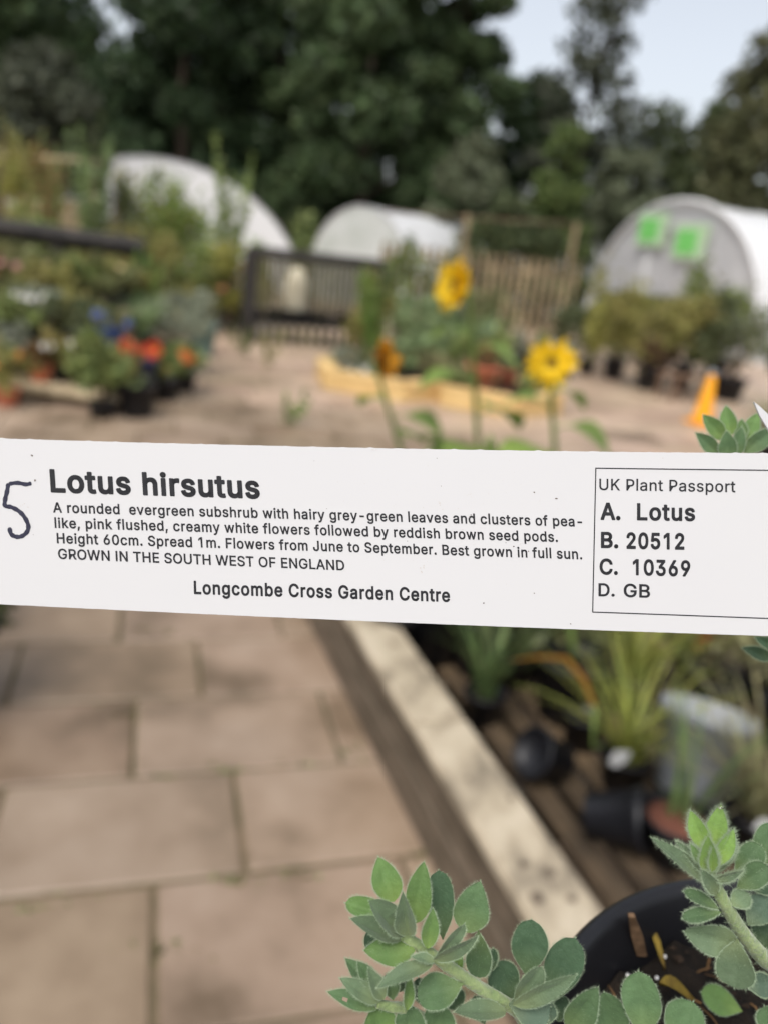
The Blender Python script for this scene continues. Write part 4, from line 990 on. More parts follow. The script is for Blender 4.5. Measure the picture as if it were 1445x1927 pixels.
lp('brownish shrub with small pale blooms behind the grassy plant', 'shrub', 355, 0, 12.6, 0, r=.7, h=1.35, mt='f_olive', n=700, leaf=.08, name='bushy_shrub', flowers=[(3, .07, 'p_white', 'daisy'), (2, .07, 'p_pink', 'rose')])
lp('dark low shrub at the foot of the dark rack', 'shrub', 400, 0, 12.2, 0, r=.6, h=.8, mt='f_dark', n=500, leaf=.07, name='bushy_shrub')
lp('round silver grey bush at the end of the staging', 'shrub', 328, 700, pot=(.2, .3, 'black_plastic'), r=.42, h=.55, mt='f_silver', n=900, leaf=.05, name='silver_bush')
lp('teal pot with a low plant behind the silver bush', 'pot plant', 380, 668, pot=(.17, .36, 'teal'), r=.16, h=.2, mt='f_silver', n=140, leaf=.05)
lp('light green upright plant between grass and silver bush', 'shrub', 268, 690, pot=(.16, .25, 'black_plastic'), kind='tall', r=.25, h=1.0, mt='f_bright', n=260, leaf=.08)
lp('weedy green seedling growing from the paving joints', 'weed', 545, 800, kind='tall', r=.16, h=.30, mt='f_bright', n=90, leaf=.05)
lp('small weed at the foot of the dark rack', 'weed', 510, 690, kind='tall', r=.2, h=.4, mt='f_olive', n=100, leaf=.05)
lp('straggly green weed beside the rack post', 'weed', 462, 668, kind='tall', r=.25, h=.35, mt='f_mid', n=120, leaf=.06)
for (lab_, px, y, k) in (
    ('tall lime green climber reaching over the left polytunnel roof', 310, 14.5, dict(kind='tall', r=.7, h=2.4, mt='f_lime', n=420, leaf=.12)),
    ('tall leafy climber at the left edge of the left polytunnel', 240, 14.0, dict(kind='tall', r=.6, h=2.3, mt='f_olive', n=420, leaf=.12)),
    ('yellow green climber before the middle of the left polytunnel', 390, 14.5, dict(kind='tall', r=.6, h=2.0, mt='f_bright', n=360, leaf=.12)),
    ('straggly green climber left of the middle polytunnel', 570, 15.0, dict(kind='tall', r=.5, h=1.9, mt='f_green', n=260, leaf=.12)),
    ('leafy light green shrub between the thin climber and the dark rack', 455, 12.6, dict(r=.5, h=1.5, mt='f_bright', n=420, leaf=.09)),
    ('bushy green shrub in front of the lime green climber', 345, 12.0, dict(r=.6, h=1.2, mt='f_green', n=520, leaf=.08)),
    ('olive green shrub behind the dark beam end post', 285, 10.6, dict(r=.5, h=1.25, mt='f_olive', n=480, leaf=.08)),
    ('broad green shrub behind the left end of the dark beam', 120, 10.2, dict(r=.7, h=1.5, mt='f_green', n=560, leaf=.08)),
    ('green shrub with pale flecks low behind the dark beam', 30, 10.0, dict(r=.6, h=1.3, mt='f_mid', n=520, leaf=.08, flowers=[(3, .05, 'p_white', 'daisy')])),
    ('yellowish shrub behind the middle of the dark beam', 205, 10.6, dict(r=.5, h=1.4, mt='f_olive', n=420, leaf=.08)),
):
    lp(lab_, 'shrub', px, 0, y, 0, name='bushy_shrub', **k)
for (lab_, px, py, k) in (
    ('leafy green plant on the paving before the silver bush', 345, 735, dict(pot=(.12, .16, 'black_plastic'), r=.26, h=.34, mt='f_green', n=300, leaf=.05)),
    ('olive leafy plant on the paving between the staging and red flowers', 225, 770, dict(pot=(.10, .13, 'black_plastic'), r=.24, h=.34, mt='f_olive', n=300, leaf=.05)),
):
    lp(lab_, 'shrub', px, py, **k)
# dark pot at the left frame edge, near
g = gp(-110, 1330, 0.03)
plant('large black pot cut off by the left frame edge', 'pot plant', (g.x, g.y, 0.03), pot=(.17, .3, 'black_plastic'), r=.2, h=.35, mt='f_dark', n=240, leaf=.05, seed=7, flowers=[(2, .02, 'p_white', 'daisy')])

for (lab_, x, y, k) in (  # unseen shrubs, added to throw shade on the left paving
    ('added dark leafy potted shrub shading the paving from beyond the left frame edge, nearest', -1.28, 1.15, dict(r=.27, h=.62, mt='f_dark', n=500, leaf=.06)),
    ('added dark leafy potted shrub shading the paving from beyond the left frame edge, middle one', -1.48, 1.80, dict(r=.28, h=.60, mt='f_dark', n=500, leaf=.06)),
    ('added dark leafy potted shrub shading the paving from beyond the left frame edge, farthest', -1.72, 2.45, dict(r=.26, h=.50, mt='f_dark', n=500, leaf=.06)),
):
    plant(lab_, 'shrub', (x, y, .033), pot=(.17, .28, 'black_plastic'), seed=int(-x * 100), **k)

# ---------------------------------------------------------------- hexagonal planters in the middle of the yard
def hexbed(label, c, r, h, rot):
    t = thing('hexagonal_planter', label, 'planter', (c[0], c[1], 0.03))
    ap = r * math.cos(math.pi / 6)
    for k in range(6):
        a = rot + k * math.pi / 3
        for lv in range(2):
            p = Vector((c[0] + ap * math.cos(a), c[1] + ap * math.sin(a), 0.03 + lv * h / 2))
            MB().box(p, r * 0.985, 0.055, h / 2 - 0.006, a + math.pi / 2, bev=0.005).build('side_board', M['wood_yellow'], t, smooth=False)
        p = Vector((c[0] + (ap - .06) * math.cos(a), c[1] + (ap - .06) * math.sin(a), 0.03 + h))
        MB().box(p, r * 0.92, 0.19, 0.035, a + math.pi / 2, bev=0.005).build('top_board', M['wood_yellow'], t, smooth=False)
    MB().lathe((c[0], c[1], 0.03 + h * .8), [(ap * .93, 0), (ap * .5, .03), (0, .05)], 24).build('soil', M['soil'], t)
    return t


g1, g2 = gp(600, 702), gp(690, 768)
hexbed('hexagonal yellow timber planter, the left one with the white edging', (-0.10, 8.75), 0.86, 0.16, R(12))
hexbed('hexagonal yellow timber planter holding the peach terracotta pot', (1.00, 8.45), 0.72, 0.16, R(12))
hc1, hc2 = Vector((-0.10, 8.75, 0.165)), Vector((1.00, 8.45, 0.165))
hexp = [
    ('low blue green plant at the left corner of the left planter', hc1 + Vector((-.45, .1, 0)), dict(r=.26, h=.22, mt='f_silver', n=260, leaf=.05)),
    ('dark green clump in the middle of the left planter', hc1 + Vector((-.05, -.25, 0)), dict(r=.30, h=.26, mt='f_mid', n=320, leaf=.05)),
    ('white flecked low plant along the near edge of the left planter', hc1 + Vector((-.30, -.45, 0)), dict(r=.2, h=.14, mt='f_silver', n=180, leaf=.045, flowers=[(4, .035, 'p_white', 'daisy')])),
    ('pale green leafy plant at the back of the left planter', hc1 + Vector((.15, .35, 0)), dict(r=.3, h=.42, mt='f_pale', n=300, leaf=.09)),
    ('straw coloured tuft at the right of the left planter', hc1 + Vector((.42, .05, 0)), dict(r=.22, h=.28, mt='g_khaki', n=220, leaf=.05)),
    ('dark green plant on the near side of the right planter', hc2 + Vector((-.35, -.30, 0)), dict(r=.24, h=.24, mt='f_mid', n=260, leaf=.05)),
    ('green clump on the right side of the right planter', hc2 + Vector((.45, .0, 0)), dict(r=.28, h=.3, mt='f_green', n=300, leaf=.05)),
    ('tan dry plant at the left of the right planter', hc2 + Vector((-.5, .2, 0)), dict(r=.22, h=.26, mt='g_khaki', n=220, leaf=.05)),
    ('green bushy plant at the back of the right planter', hc2 + Vector((-.15, .5, 0)), dict(r=.34, h=.5, mt='f_green', n=380, leaf=.08)),
]
for i, (lab, p, k) in enumerate(hexp):
    plant(lab, 'plant', p, seed=300 + i * 3, **k)
p = Vector((xat(905, 8.3, .3), 8.3, 0.165))
plant('peach terracotta pot with a rusty plant in the right planter', 'pot plant', p, pot=(.17, .26, 'terracotta'), r=.16, h=.26, mt='f_rust', n=160, leaf=.05, seed=340)
p = Vector((xat(955, 8.65, .3), 8.65, 0.165))
plant('small terracotta pot behind the peach pot', 'pot plant', p, pot=(.11, .2, 'terracotta'), r=.14, h=.14, mt='f_mid', n=120, leaf=.05, seed=341)

# black crate of plants before the pale fence
p = gp(985, 648, 0.03)
yk = 11.0
ck = Vector((xat(985, yk, .3), yk, 0.03))
t = thing('plant_crate', 'long black crate standing before the pale slatted fence', 'crate', ck)
b = MB()
for (ox, oy, sx, sy, z, hz) in ((0, 0, 1.25, .5, 0, .02), (0, -.24, 1.25, .02, .02, .24), (0, .24, 1.25, .02, .02, .24), (-.615, 0, .02, .46, .02, .24), (.615, 0, .02, .46, .02, .24)):
    b.box(ck + Vector((ox, oy, z)), sx, sy, hz)
b.build('crate_body', M['black_plastic'], t, smooth=False)
for i, (ox, mt_, h_, fl, nm) in enumerate(((-.45, 'f_pale', .5, [(3, .07, 'p_blue', 'rose')], 'pale green plant with a blue bloom at the left of the black crate'), (-.15, 'f_silver', .42, None, 'silvery plant in the middle of the black crate'), (.15, 'f_green', .4, None, 'green plant in the middle of the black crate'), (.45, 'f_silver', .3, [(3, .05, 'p_white', 'daisy')], 'pale plant with white blooms at the right of the black crate'))):
    plant(nm, 'plant', ck + Vector((ox, 0, .022)), pot=(.11, .17, 'black_plastic'), r=.2, h=h_, mt=mt_, n=220, leaf=.055, flowers=fl, seed=360 + i * 2)
mid = [
    ('light green leafy plant over the right end of the dark rack', 700, 10.7, dict(kind='tall', r=.35, h=1.3, mt='f_bright', n=260, leaf=.09)),
    ('pale green plant between the edge on sunflower and the upright one', 800, 10.4, dict(r=.5, h=.85, mt='f_pale', n=420, leaf=.09)),
    ('silvery plant with white blooms left of the fence middle', 845, 12.6, dict(r=.4, h=1.2, mt='f_silver', n=360, leaf=.07, flowers=[(3, .06, 'p_white', 'daisy')])),
    ('broad light green plant below the upright sunflower', 860, 10.2, dict(r=.45, h=.75, mt='f_pale', n=400, leaf=.09)),
    ('green plant with a white bloom right of the dark rack', 745, 12.2, dict(r=.45, h=1.5, mt='f_green', n=500, leaf=.08, flowers=[(2, .09, 'p_white', 'rose')])),
    ('olive plant beside the end of the dark rack', 690, 11.0, dict(r=.35, h=1.2, mt='f_olive', n=380, leaf=.07)),
    ('lilac flowered plant before the middle polytunnel', 800, 12.8, dict(r=.4, h=1.55, mt='f_mid', n=400, leaf=.07, flowers=[(6, .07, 'p_lilac', 'daisy')])),
    ('pale leafy plant left of the upright sunflower', 780, 11.4, dict(r=.4, h=.9, mt='f_pale', n=360, leaf=.08, flowers=[(2, .06, 'p_white', 'daisy')])),
    ('dark green plant behind the upright sunflower', 905, 12.0, dict(r=.45, h=1.0, mt='f_mid', n=420, leaf=.07)),
    ('blue green shrub at the right end of the pale fence', 1110, 13.0, dict(r=.6, h=1.0, mt='f_dark', n=600, leaf=.08)),
    ('dark green shrub in the gap beside the polytunnel end', 1160, 14.0, dict(r=.8, h=1.0, mt='f_mid', n=700, leaf=.09)),
]
for i, (lab, px, y, k) in enumerate(mid):
    plant(lab, 'plant', (xat(px, y, .3), y, 0.03), seed=380 + i * 3, name='bedding_plant', **k)
# ---------------------------------------------------------------- right: potted shrubs, cone, stool
g = gp(1212, 733, 0.03)
ysh = g.y
plant('yellow green potted shrub in a black pot before the polytunnel', 'shrub', (g.x, g.y, .03), pot=(.15, .30, 'black_plastic'), r=.60, h=1.05, mt='f_olive', n=1100, leaf=.08, seed=401, off=(-.05, 0))
plant('yellow tipped potted shrub standing just behind the big yellow green one', 'shrub', (g.x - .28, g.y + .7, .03), pot=(.15, .28, 'black_plastic'), r=.5, h=1.35, mt='f_yellow', n=620, leaf=.07, seed=402)
plant('dark green potted shrub right of the yellow green one', 'shrub', (g.x + .62, g.y + .5, .03), pot=(.16, .28, 'black_plastic'), r=.5, h=1.35, mt='f_green', n=900, leaf=.075, seed=403)
plant('russet stemmed low shrub under the yellow green one', 'shrub', (g.x + .12, g.y + .15, .03), pot=(.14, .2, 'black_plastic'), r=.36, h=.55, mt='f_russet', n=420, leaf=.05, seed=404)
plant('thin pale shrub at the left of the potted shrubs', 'shrub', (g.x - .62, g.y + .9, .03), pot=(.12, .2, 'black_plastic'), kind='tall', r=.25, h=1.0, mt='f_yellow', n=160, leaf=.07, seed=405)
g = gp(1392, 775, 0.03)
plant('large dark green bush at the right behind the yellow cone', 'bush', (g.x + .15, g.y + .9, .03), pot=(.22, .3, 'black_plastic'), r=.62, h=1.05, mt='f_dark', n=1200, leaf=.07, seed=406)
plant('mid green bush at the frame edge before the polytunnel', 'bush', (g.x + .9, g.y + 3.4, .03), pot=(.2, .3, 'black_plastic'), r=.6, h=1.25, mt='f_green', n=800, leaf=.08, seed=407, flowers=[(4, .06, 'p_white', 'daisy')])
plant('dark olive bush behind the brown stool', 'bush', (g.x - .55, g.y + 1.9, .03), pot=(.2, .3, 'black_plastic'), r=.45, h=.8, mt='f_mid', n=700, leaf=.07, seed=408)
plant('pale straw coloured grass clump at the right frame edge', 'grass', (xat(1462, 6.6, .3), 6.6, .03), pot=(.16, .26, 'black_plastic'), kind='grass', r=.4, h=.55, leaf=.02, mt='g_khaki', n=260, seed=409)
# cone
g = gp(1318, 798, 0.03)
t = thing('traffic_cone', 'yellow orange plastic cone standing on the pink paving', 'cone', g)
b = MB()
b.box(g, .27, .27, .03, R(20), bev=.008)
b.build('cone_base', M['cone'], t, smooth=False)
b = MB()
b.lathe(g + Vector((0, 0, .03)), [(.112, 0), (.106, .03), (.076, .22), (.046, .42), (.036, .50), (.028, .505), (.022, .49)], 28)
b.build('cone_body', M['cone'], t)
MB().lathe(g + Vector((0, 0, .53)), [(.037, 0), (.041, .012), (.041, .045), (.03, .05), (.026, .03)], 24).build('cone_tip', M['grey_plastic'], t)
# stool of boards
g = gp(1272, 752, 0.03)
t = thing('plank_stool', 'low brown plank stool beside the yellow cone', 'stool', g)
an = R(25)
for k in range(3):
    o = Vector((-math.sin(an), math.cos(an), 0)) * (k - 1) * .125
    MB().box(g + o + Vector((0, 0, .30)), .52, .115, .03, an, bev=.005).build('seat_board', M['wood_brown'], t, smooth=False)
for s_ in (-1, 1):
    for q in (-1, 1):
        o = Vector((math.cos(an), math.sin(an), 0)) * s_ * .21 + Vector((-math.sin(an), math.cos(an), 0)) * q * .13
        MB().box(g + o, .05, .05, .30, an, bev=.004).build('leg', M['wood_brown'], t, smooth=False)
o_ = pot_shape(MB(), g + Vector((0, 0, .333)), .1, .15, 18).build('black_pot', M['black_plastic'])
tag(o_, 'black pot standing on the low brown plank stool', 'pot')

# ---------------------------------------------------------------- raised bed with slatted deck
BN = Vector((0.937, 0.3495, 0))           # away from the path
BD = Vector((-0.3495, 0.937, 0))          # along the bed, away from the camera
BA = math.atan2(BD.y, BD.x)
BL0, BL1 = -0.4, 4.1
BMID, BLEN = (BL0 + BL1) / 2, BL1 - BL0


def bp(n, l, z=0.0):
    return BN * n + BD * l + Vector((0, 0, z))


t = thing('raised_bed', 'low timber raised bed with pale weathered coping beside the paved path', 'raised bed', bp(.8, BMID))
for z in (0.03, 0.168):
    MB().box(bp(.80, BMID, z), BLEN, .05, .136, BA, bev=.008).build('side_board', M['timber_wet_shade'], t, smooth=False)
for (l0, l1) in ((BL0, 1.62), (1.626, BL1)):
    MB().box(bp(.825, (l0 + l1) / 2, .306), l1 - l0, .15, .036, BA, bev=.007).build('coping_board', M['timber_top'], t, smooth=False)
for l in (BL0 + .1, 1.1, 2.4, BL1 - .1):
    MB().box(bp(.865, l, .03), .075, .075, .274, BA, bev=.006).build('post', M['timber_wet_shade'], t, smooth=False)
MB().box(bp(2.62, BMID, .03), BLEN, .05, .30, BA, bev=.008).build('side_board', M['timber_wet_shade'], t, smooth=False)
for l in (BL0, BL1):
    MB().box(bp(1.71, l, .03), .05, 1.70, .30, BA, bev=.008).build('end_board', M['timber_wet_shade'], t, smooth=False)
# knots and stains of the coping, flat on the wood
rk = random.Random(2)
for (px, py, r_) in ((985, 1625, .010), (1035, 1640, .012), (1010, 1690, .014), (960, 1500, .007), (905, 1395, .008), (835, 1290, .008), (1075, 1690, .009), (880, 1465, .006)):
    g = gp(px, py, .3445)
    MB().add([(g.x + math.cos(a * .52) * r_ * rk.uniform(.7, 1.1), g.y + math.sin(a * .52) * r_ * rk.uniform(.9, 1.4), .3445) for a in range(12)], [tuple(range(12))]).build('knot', M['knot'], t, smooth=False)
# deck
t2 = thing('slatted_deck', 'dark weathered slatted timber deck inside the raised bed', 'deck', bp(1.7, BMID, .03))
bb = MB()
for k in range(17):
    n_ = .955 + k * .098
    bb.box(bp(n_, BMID, .205), BLEN - .14, .066, .022, BA + rk.uniform(-.002, .002), bev=.004)
bb.build('slats', M['slat'], t2, smooth=False)
for l in (BL0 + .25, .6, 1.5, 2.4, 3.3, BL1 - .25):
    MB().box(bp(1.72, l, .034), .06, 1.60, .17, BA, bev=.005).build('bearer', M['wood_dark'], t2, smooth=False)
MB().add([bp(.84, BL0 + .03, .028), bp(2.58, BL0 + .03, .028), bp(2.58, BL1 - .03, .028), bp(.84, BL1 - .03, .028)], [(0, 1, 2, 3)]).build('bed_floor', M['dark_ground'])['kind'] = 'structure'
DZ = .2275


def dk(px, py, z=DZ):                     # point of the deck under a picture point
    return gp(px, py, z)


def tagstake(label, p, h=.09, w=.028, ang=.3):
    t = thing('plant_tag', label, 'plant label', p)
    d = Vector((math.cos(ang), math.sin(ang), 0))
    b = MB()
    n_ = Vector((-d.y, d.x, 0)) * .0004
    up = Vector((.12, -.25, 1)).normalized()
    out = [(-w * .5, h), (-w * .38, h * 1.1), (w * .38, h * 1.1), (w * .5, h), (w * .5, h * .35), (w * .12, 0), (-w * .12, 0), (-w * .5, h * .35)]
    vv = [p + d * x + up * z - n_ for (x, z) in out] + [p + d * x + up * z + n_ for (x, z) in out]
    b.add(vv, [tuple(range(7, -1, -1)), tuple(range(8, 16))] + [(i, (i + 1) % 8, 8 + (i + 1) % 8, 8 + i) for i in range(8)])
    b.build('tag', M['white'], t, smooth=False)


bedp = [
    ('yellow green grass in a black pot with the white tag at its base', (1165, 1480), dict(pot=(.062, .10, 'black_plastic'), kind='grass', r=.22, h=.40, leaf=.0075, mt='g_yellow', n=75)),
    ('green grass tuft in a pot topped with rusty brown soil', (1258, 1605), dict(pot=(.085, .11, 'black_plastic'), kind='grass', r=.10, h=.34, leaf=.010, mt='g_green', n=15)),
    ('khaki grass in a black pot with the white tag at the right edge', (1410, 1600), dict(pot=(.09, .12, 'black_plastic'), kind='grass', r=.24, h=.40, leaf=.008, mt='g_khaki', n=90)),
    ('green grass clump in a pot beside the pale coping', (905, 1352), dict(pot=(.06, .09, 'black_plastic'), kind='grass', r=.13, h=.36, leaf=.011, mt='g_green', n=36)),
    ('bushy khaki green plant at the far right of the deck', (1330, 1340), dict(pot=(.09, .13, 'black_plastic'), r=.20, h=.34, mt='g_khaki', n=420, leaf=.03)),
    ('yellow green grass clump behind the white tagged grass', (1180, 1330), dict(pot=(.08, .12, 'black_plastic'), kind='grass', r=.24, h=.40, leaf=.007, mt='g_yellow', n=100)),
    ('dark broad leaved plant just under the held label', (955, 1280), dict(pot=(.08, .12, 'black_plastic'), r=.15, h=.30, mt='f_dark', n=150, leaf=.06)),
    ('olive grass clump at the right frame edge of the deck', (1470, 1400), dict(pot=(.09, .13, 'black_plastic'), kind='grass', r=.22, h=.38, leaf=.010, mt='g_khaki', n=90)),
    ('red flowered green plant behind the grasses under the label', (1300, 1290), dict(pot=(.08, .12, 'black_plastic'), r=.16, h=.30, mt='f_green', n=200, leaf=.035, flowers=[(3, .03, 'p_red', 'rose')])),
    ('dark green plant between two grass clumps under the label', (1075, 1290), dict(pot=(.08, .12, 'black_plastic'), r=.15, h=.26, mt='f_mid', n=200, leaf=.035)),
    ('beige dry plant at the right edge under the label', (1440, 1310), dict(pot=(.09, .13, 'black_plastic'), r=.2, h=.3, mt='g_khaki', n=260, leaf=.03)),
]
for i, (lab, (px, py), k) in enumerate(bedp):
    g = dk(px, py)
    plant(lab, 'grass' if k.get('kind') == 'grass' else 'plant', g, seed=500 + i * 5, **k)
g = dk(1258, 1605)
MB().lathe(g + Vector((0, 0, .0915)), [(.078, 0), (.05, .008), (0, .010)], 20).build('soil_top', mat('rusty_soil', S(118, 74, 58), S(84, 52, 42), 60, .95, .6), bpy.data.objects.get('potted_grass.001') or t2)
tagstake('white plastic tag in the yellow green grass pot', dk(1132, 1482) + Vector((0, -.05, .10)), h=.055, w=.045, ang=.1)
tagstake('white plastic tag in the khaki grass pot at the right', dk(1392, 1612) + Vector((0, -.05, .10)), h=.055, w=.05, ang=-.2)


def lying_pot(label, p, r, h, axis, matn='black_plastic'):
    q = Vector(axis).to_track_quat('Z', 'Y')
    b = MB()
    pot_shape(b, (0, 0, 0), r, h, 26)
    lo = min((q @ Vector(v)).z for v in b.v)
    b.v = [tuple(Vector(p) + q @ Vector(v) - Vector((0, 0, lo))) for v in b.v]
    tag(b.build('pot', M[matn]), label, 'pot')


lying_pot('empty black pot tipped on its side nearest the coping', dk(1050, 1460), .065, .11, (-.7, -.3, .35))
lying_pot('empty black pot lying in front of the yellow green grass', dk(1098, 1566), .07, .13, (.75, -.3, .25))
lying_pot('large pale grey plastic pot leaning behind the rusty soil pot', dk(1290, 1530) + Vector((.02, .06, 0)), (.115), .22, (.12, .25, .9), 'grey_plastic')
lying_pot('small black pot standing on the slats behind the tipped pot', dk(1090, 1400), .06, .10, (0, 0, 1))
lying_pot('large black pot at the far end of the bed, showing above the label', bp(1.72, 2.9, DZ), .16, .26, (0, 0, 1))
g = dk(1150, 1330) + Vector((0, -.05, .20))
# orange dying leaf that arches left
t = thing('dying_leaf', 'orange dying strap leaf arching over the black pots', 'leaf', g)
A0, A1, A2, A3 = pt(1118, 1330, 1.50), pt(1085, 1255, 1.52), pt(1010, 1236, 1.54), pt(960, 1243, 1.56)
vv, w_ = [], (.014, .018, .016, .012, .003)
cv = [A0, A0.lerp(A1, .6) + Vector((0, 0, .005)), A1.lerp(A2, .3) + Vector((0, 0, .012)), A2, A3]
for p, w in zip(cv, w_):
    vv += [p + Vector((0, w * .5, -w * .6)), p - Vector((0, w * .5, -w * .6))]
MB().add(vv, [(2 * i, 2 * i + 1, 2 * i + 3, 2 * i + 2) for i in range(4)]).build('leaf_blade', M['g_orange'], t)
MB().tube([A0, A0 + Vector((.02, .02, -.10)), dk(1150, 1400)], .003, 6).build('leaf_stalk', M['stalk'], t)


# ---------------------------------------------------------------- sunflowers
def sunflower(label, head, face, size, stem_base, stem_mid, leaves, petal='p_yellow', seed=0):
    rg = random.Random(seed)
    t = thing('sunflower', label, 'sunflower', stem_base)
    f = Vector(face).normalized()
    q = f.to_track_quat('Z', 'Y')
    head = Vector(head)
    r = size / 2
    cup = r * .34
    pot_shape(MB(), stem_base, .11, .2).build('pot', M['black_plastic'], t)
    soil_disc(MB(), stem_base + Vector((0, 0, .16)), .1).build('soil', M['soil'], t)
    bk = head - f * r * .25
    s0 = stem_base + Vector((0, 0, .16))
    pts = []
    for k in range(13):
        u = k / 12
        pts.append((1 - u) ** 2 * s0 + 2 * u * (1 - u) * Vector(stem_mid) + u * u * (bk - f * .01))
    MB().tube(pts, [.010 - .004 * k / 12 for k in range(13)], 8).build('stem', M['stalk'], t)
    T_ = lambda x, y, z: head + q @ Vector((x, y, z))
    b = MB()
    for ring, (n, L, z0) in enumerate(((17, 1.0, 0), (15, .86, .010), (10, .66, .014))):
        for k in range(n):
            a = 2 * math.pi * (k + ring * .5) / n + rg.uniform(-.07, .07)
            ca, sa = math.cos(a), math.sin(a)
            l = r * L * rg.uniform(.80, 1.12)
            w = r * .34 * rg.uniform(.75, 1.2)
            zt = cup * rg.uniform(.3, 1.1)
            i0 = r * .20
            P_ = lambda u, v, z: T_(ca * u - sa * v, sa * u + ca * v, z + z0)
            tw = rg.uniform(-.25, .25) * w
            b.add([P_(i0, -w * .3, 0), P_(i0 + (l - i0) * .45, -w * .5, zt * .45 + tw), P_(i0 + (l - i0) * .8, -w * .3, zt * .85 + tw), P_(l, 0, zt * .95), P_(i0 + (l - i0) * .8, w * .3, zt * .85 - tw), P_(i0 + (l - i0) * .45, w * .5, zt * .45 - tw), P_(i0, w * .3, 0), P_(i0 + (l - i0) * .5, 0, zt * .35)], [(0, 1, 7), (1, 2, 7), (2, 3, 7), (3, 4, 7), (4, 5, 7), (5, 6, 7), (6, 0, 7)])
    b.build('petals', M[petal], t)
    b = MB()
    b.lathe((0, 0, 0), [(r * .30, -r * .06), (r * .32, .004), (r * .25, .012), (r * .12, .014), (0, .011)], 24)
    b.v = [tuple(T_(*v)) for v in b.v]
    b.build('seed_disc', M['disc'], t)
    b = MB()
    b.lathe((0, 0, 0), [(r * .05, -r * .30), (r * .30, -r * .2), (r * .44, -r * .05), (r * .36, -r * .065)], 18)
    for k in range(16):
        a = 2 * math.pi * k / 16
        w = .12 * r
        b.add([(math.cos(a) * r * .36 - math.sin(a) * w, math.sin(a) * r * .36 + math.cos(a) * w, -r * .09), (math.cos(a) * r * .36 + math.sin(a) * w, math.sin(a) * r * .36 - math.cos(a) * w, -r * .09), (math.cos(a) * r * .72, math.sin(a) * r * .72, -r * .02)], [(0, 1, 2)])
    b.v = [tuple(T_(*v)) for v in b.v]
    b.build('sepals', M['f_green'], t)
    for (u, ang, L, drp) in leaves:
        L *= 1.25
        i = min(11, int(u * 12))
        p = pts[i].lerp(pts[i + 1], u * 12 - i)
        d = Vector((math.cos(ang), math.sin(ang), .35)).normalized()
        sd = Vector((-math.sin(ang), math.cos(ang), 0))
        b = MB()
        vv, ff = [], []
        for k in range(9):
            v = k / 8
            c = p + d * (L * (.25 + .75 * v)) - Vector((0, 0, drp * L * v * v))
            w = L * .46 * max(.02, math.sin(math.pi * (v ** .7)) ** .8)
            for s_ in (-1, -.5, 0, .5, 1):
                vv.append(c + sd * (w * s_) + Vector((0, 0, .10 * w * abs(s_))))
        for k in range(8):
            for j in range(4):
                ff.append((k * 5 + j, k * 5 + j + 1, k * 5 + 6 + j, k * 5 + 5 + j))
        b.add(vv, ff)
        b.tube([p, p + d * L * .27], .0025, 6)
        b.build('leaf', M['f_bright'] if u > .35 else M['f_green'], t)
    return t


h1, h2, h3 = at(861, 540, 2.05), at(1036, 684, 1.95), at(719, 679, 2.10)
sb1, sb2, sb3 = bp(1.15, 2.05, DZ), bp(1.30, 1.75, DZ), bp(1.04, 2.15, DZ)
sunflower('tall yellow sunflower tilted sideways above the label', h1, (-.90, -.42, .10), .150, sb1, at(900, 790, 2.2), [(.84, 2.6, .10, .5), (.80, -.3, .11, .6), (.70, 3.4, .13, .5), (.6, .6, .14, .6), (.5, 4.4, .15, .6), (.4, 2.2, .15, .6)], seed=1)
sunflower('yellow sunflower facing the viewer with a dark centre, low right', h2, (-.05, -1, .22), .128, sb2, at(1040, 850, 2.0), [(.86, .4, .09, .7), (.80, 2.9, .12, .6), (.72, -.5, .13, .6), (.62, 3.7, .15, .6), (.5, .9, .15, .7)], seed=2)
sunflower('amber sunflower seen edge on, low left', h3, (.86, -.42, .25), .120, sb3, at(760, 850, 2.2), [(.80, 2.4, .09, .6), (.74, -.4, .13, .5), (.64, 1.0, .12, .5), (.5, 4.0, .13, .6)], petal='p_amber', seed=3)
for i, (lab, px, py, hh) in enumerate((('leafy green stem behind the label left of the sunflower stems', 800, 800, .3), ('leafy green stem behind the label below the dark centred sunflower', 1095, 835, .22), ('leafy green stem rising between the sunflowers', 935, 800, .25))):
    e = at(px, py, 2.4)
    plant(lab, 'plant', (e.x, e.y, DZ), pot=(.09, .14, 'black_plastic'), kind='tall', r=.12, h=e.z - DZ - .10, mt='f_bright', n=70, leaf=.075, seed=600 + i)

# ---------------------------------------------------------------- the held plant label
M['label'] = mat('label', (0.615, 0.61, 0.613), (0.60, 0.595, 0.60), 9, 0.33, spec=0.45, trans=0.10)
M['ink'] = mat('ink', (0.010, 0.010, 0.012), (0.016, 0.016, 0.02), 900, 0.55, spec=0.3)
M['pen'] = mat('pen', (0.012, 0.012, 0.030), (0.030, 0.031, 0.055), 700, 0.5, spec=0.3)
M['grime'] = mat('grime', (0.16, 0.12, 0.09), (0.08, 0.06, 0.05), 900, 0.9)
M['grime_pale'] = mat('grime_pale', (0.60, 0.57, 0.54), (0.52, 0.48, 0.45), 900, 0.9)
TL, BL_, TR = pt(0, 825, .1765), pt(0, 1137, .1765), pt(1445, 853, .1605)
LN = (TR - TL).cross(BL_ - TL).normalized()          # faces away from / towards the camera
if LN.dot(EYE - TL) < 0:
    LN = -LN
HX = (TR - TL).normalized()


def bow(px):                                          # gentle bend of the strip along its length, metres towards the viewer
    s = (px - 722) / 722
    return 0.0022 * (s * s - 1)


def lab(px, py, lift=0.0):                            # point of the label's face seen at px, py
    r = ray(px, py)
    q = EYE + r * ((TL - EYE).dot(LN) / r.dot(LN))
    return q + LN * (lift + bow(px))


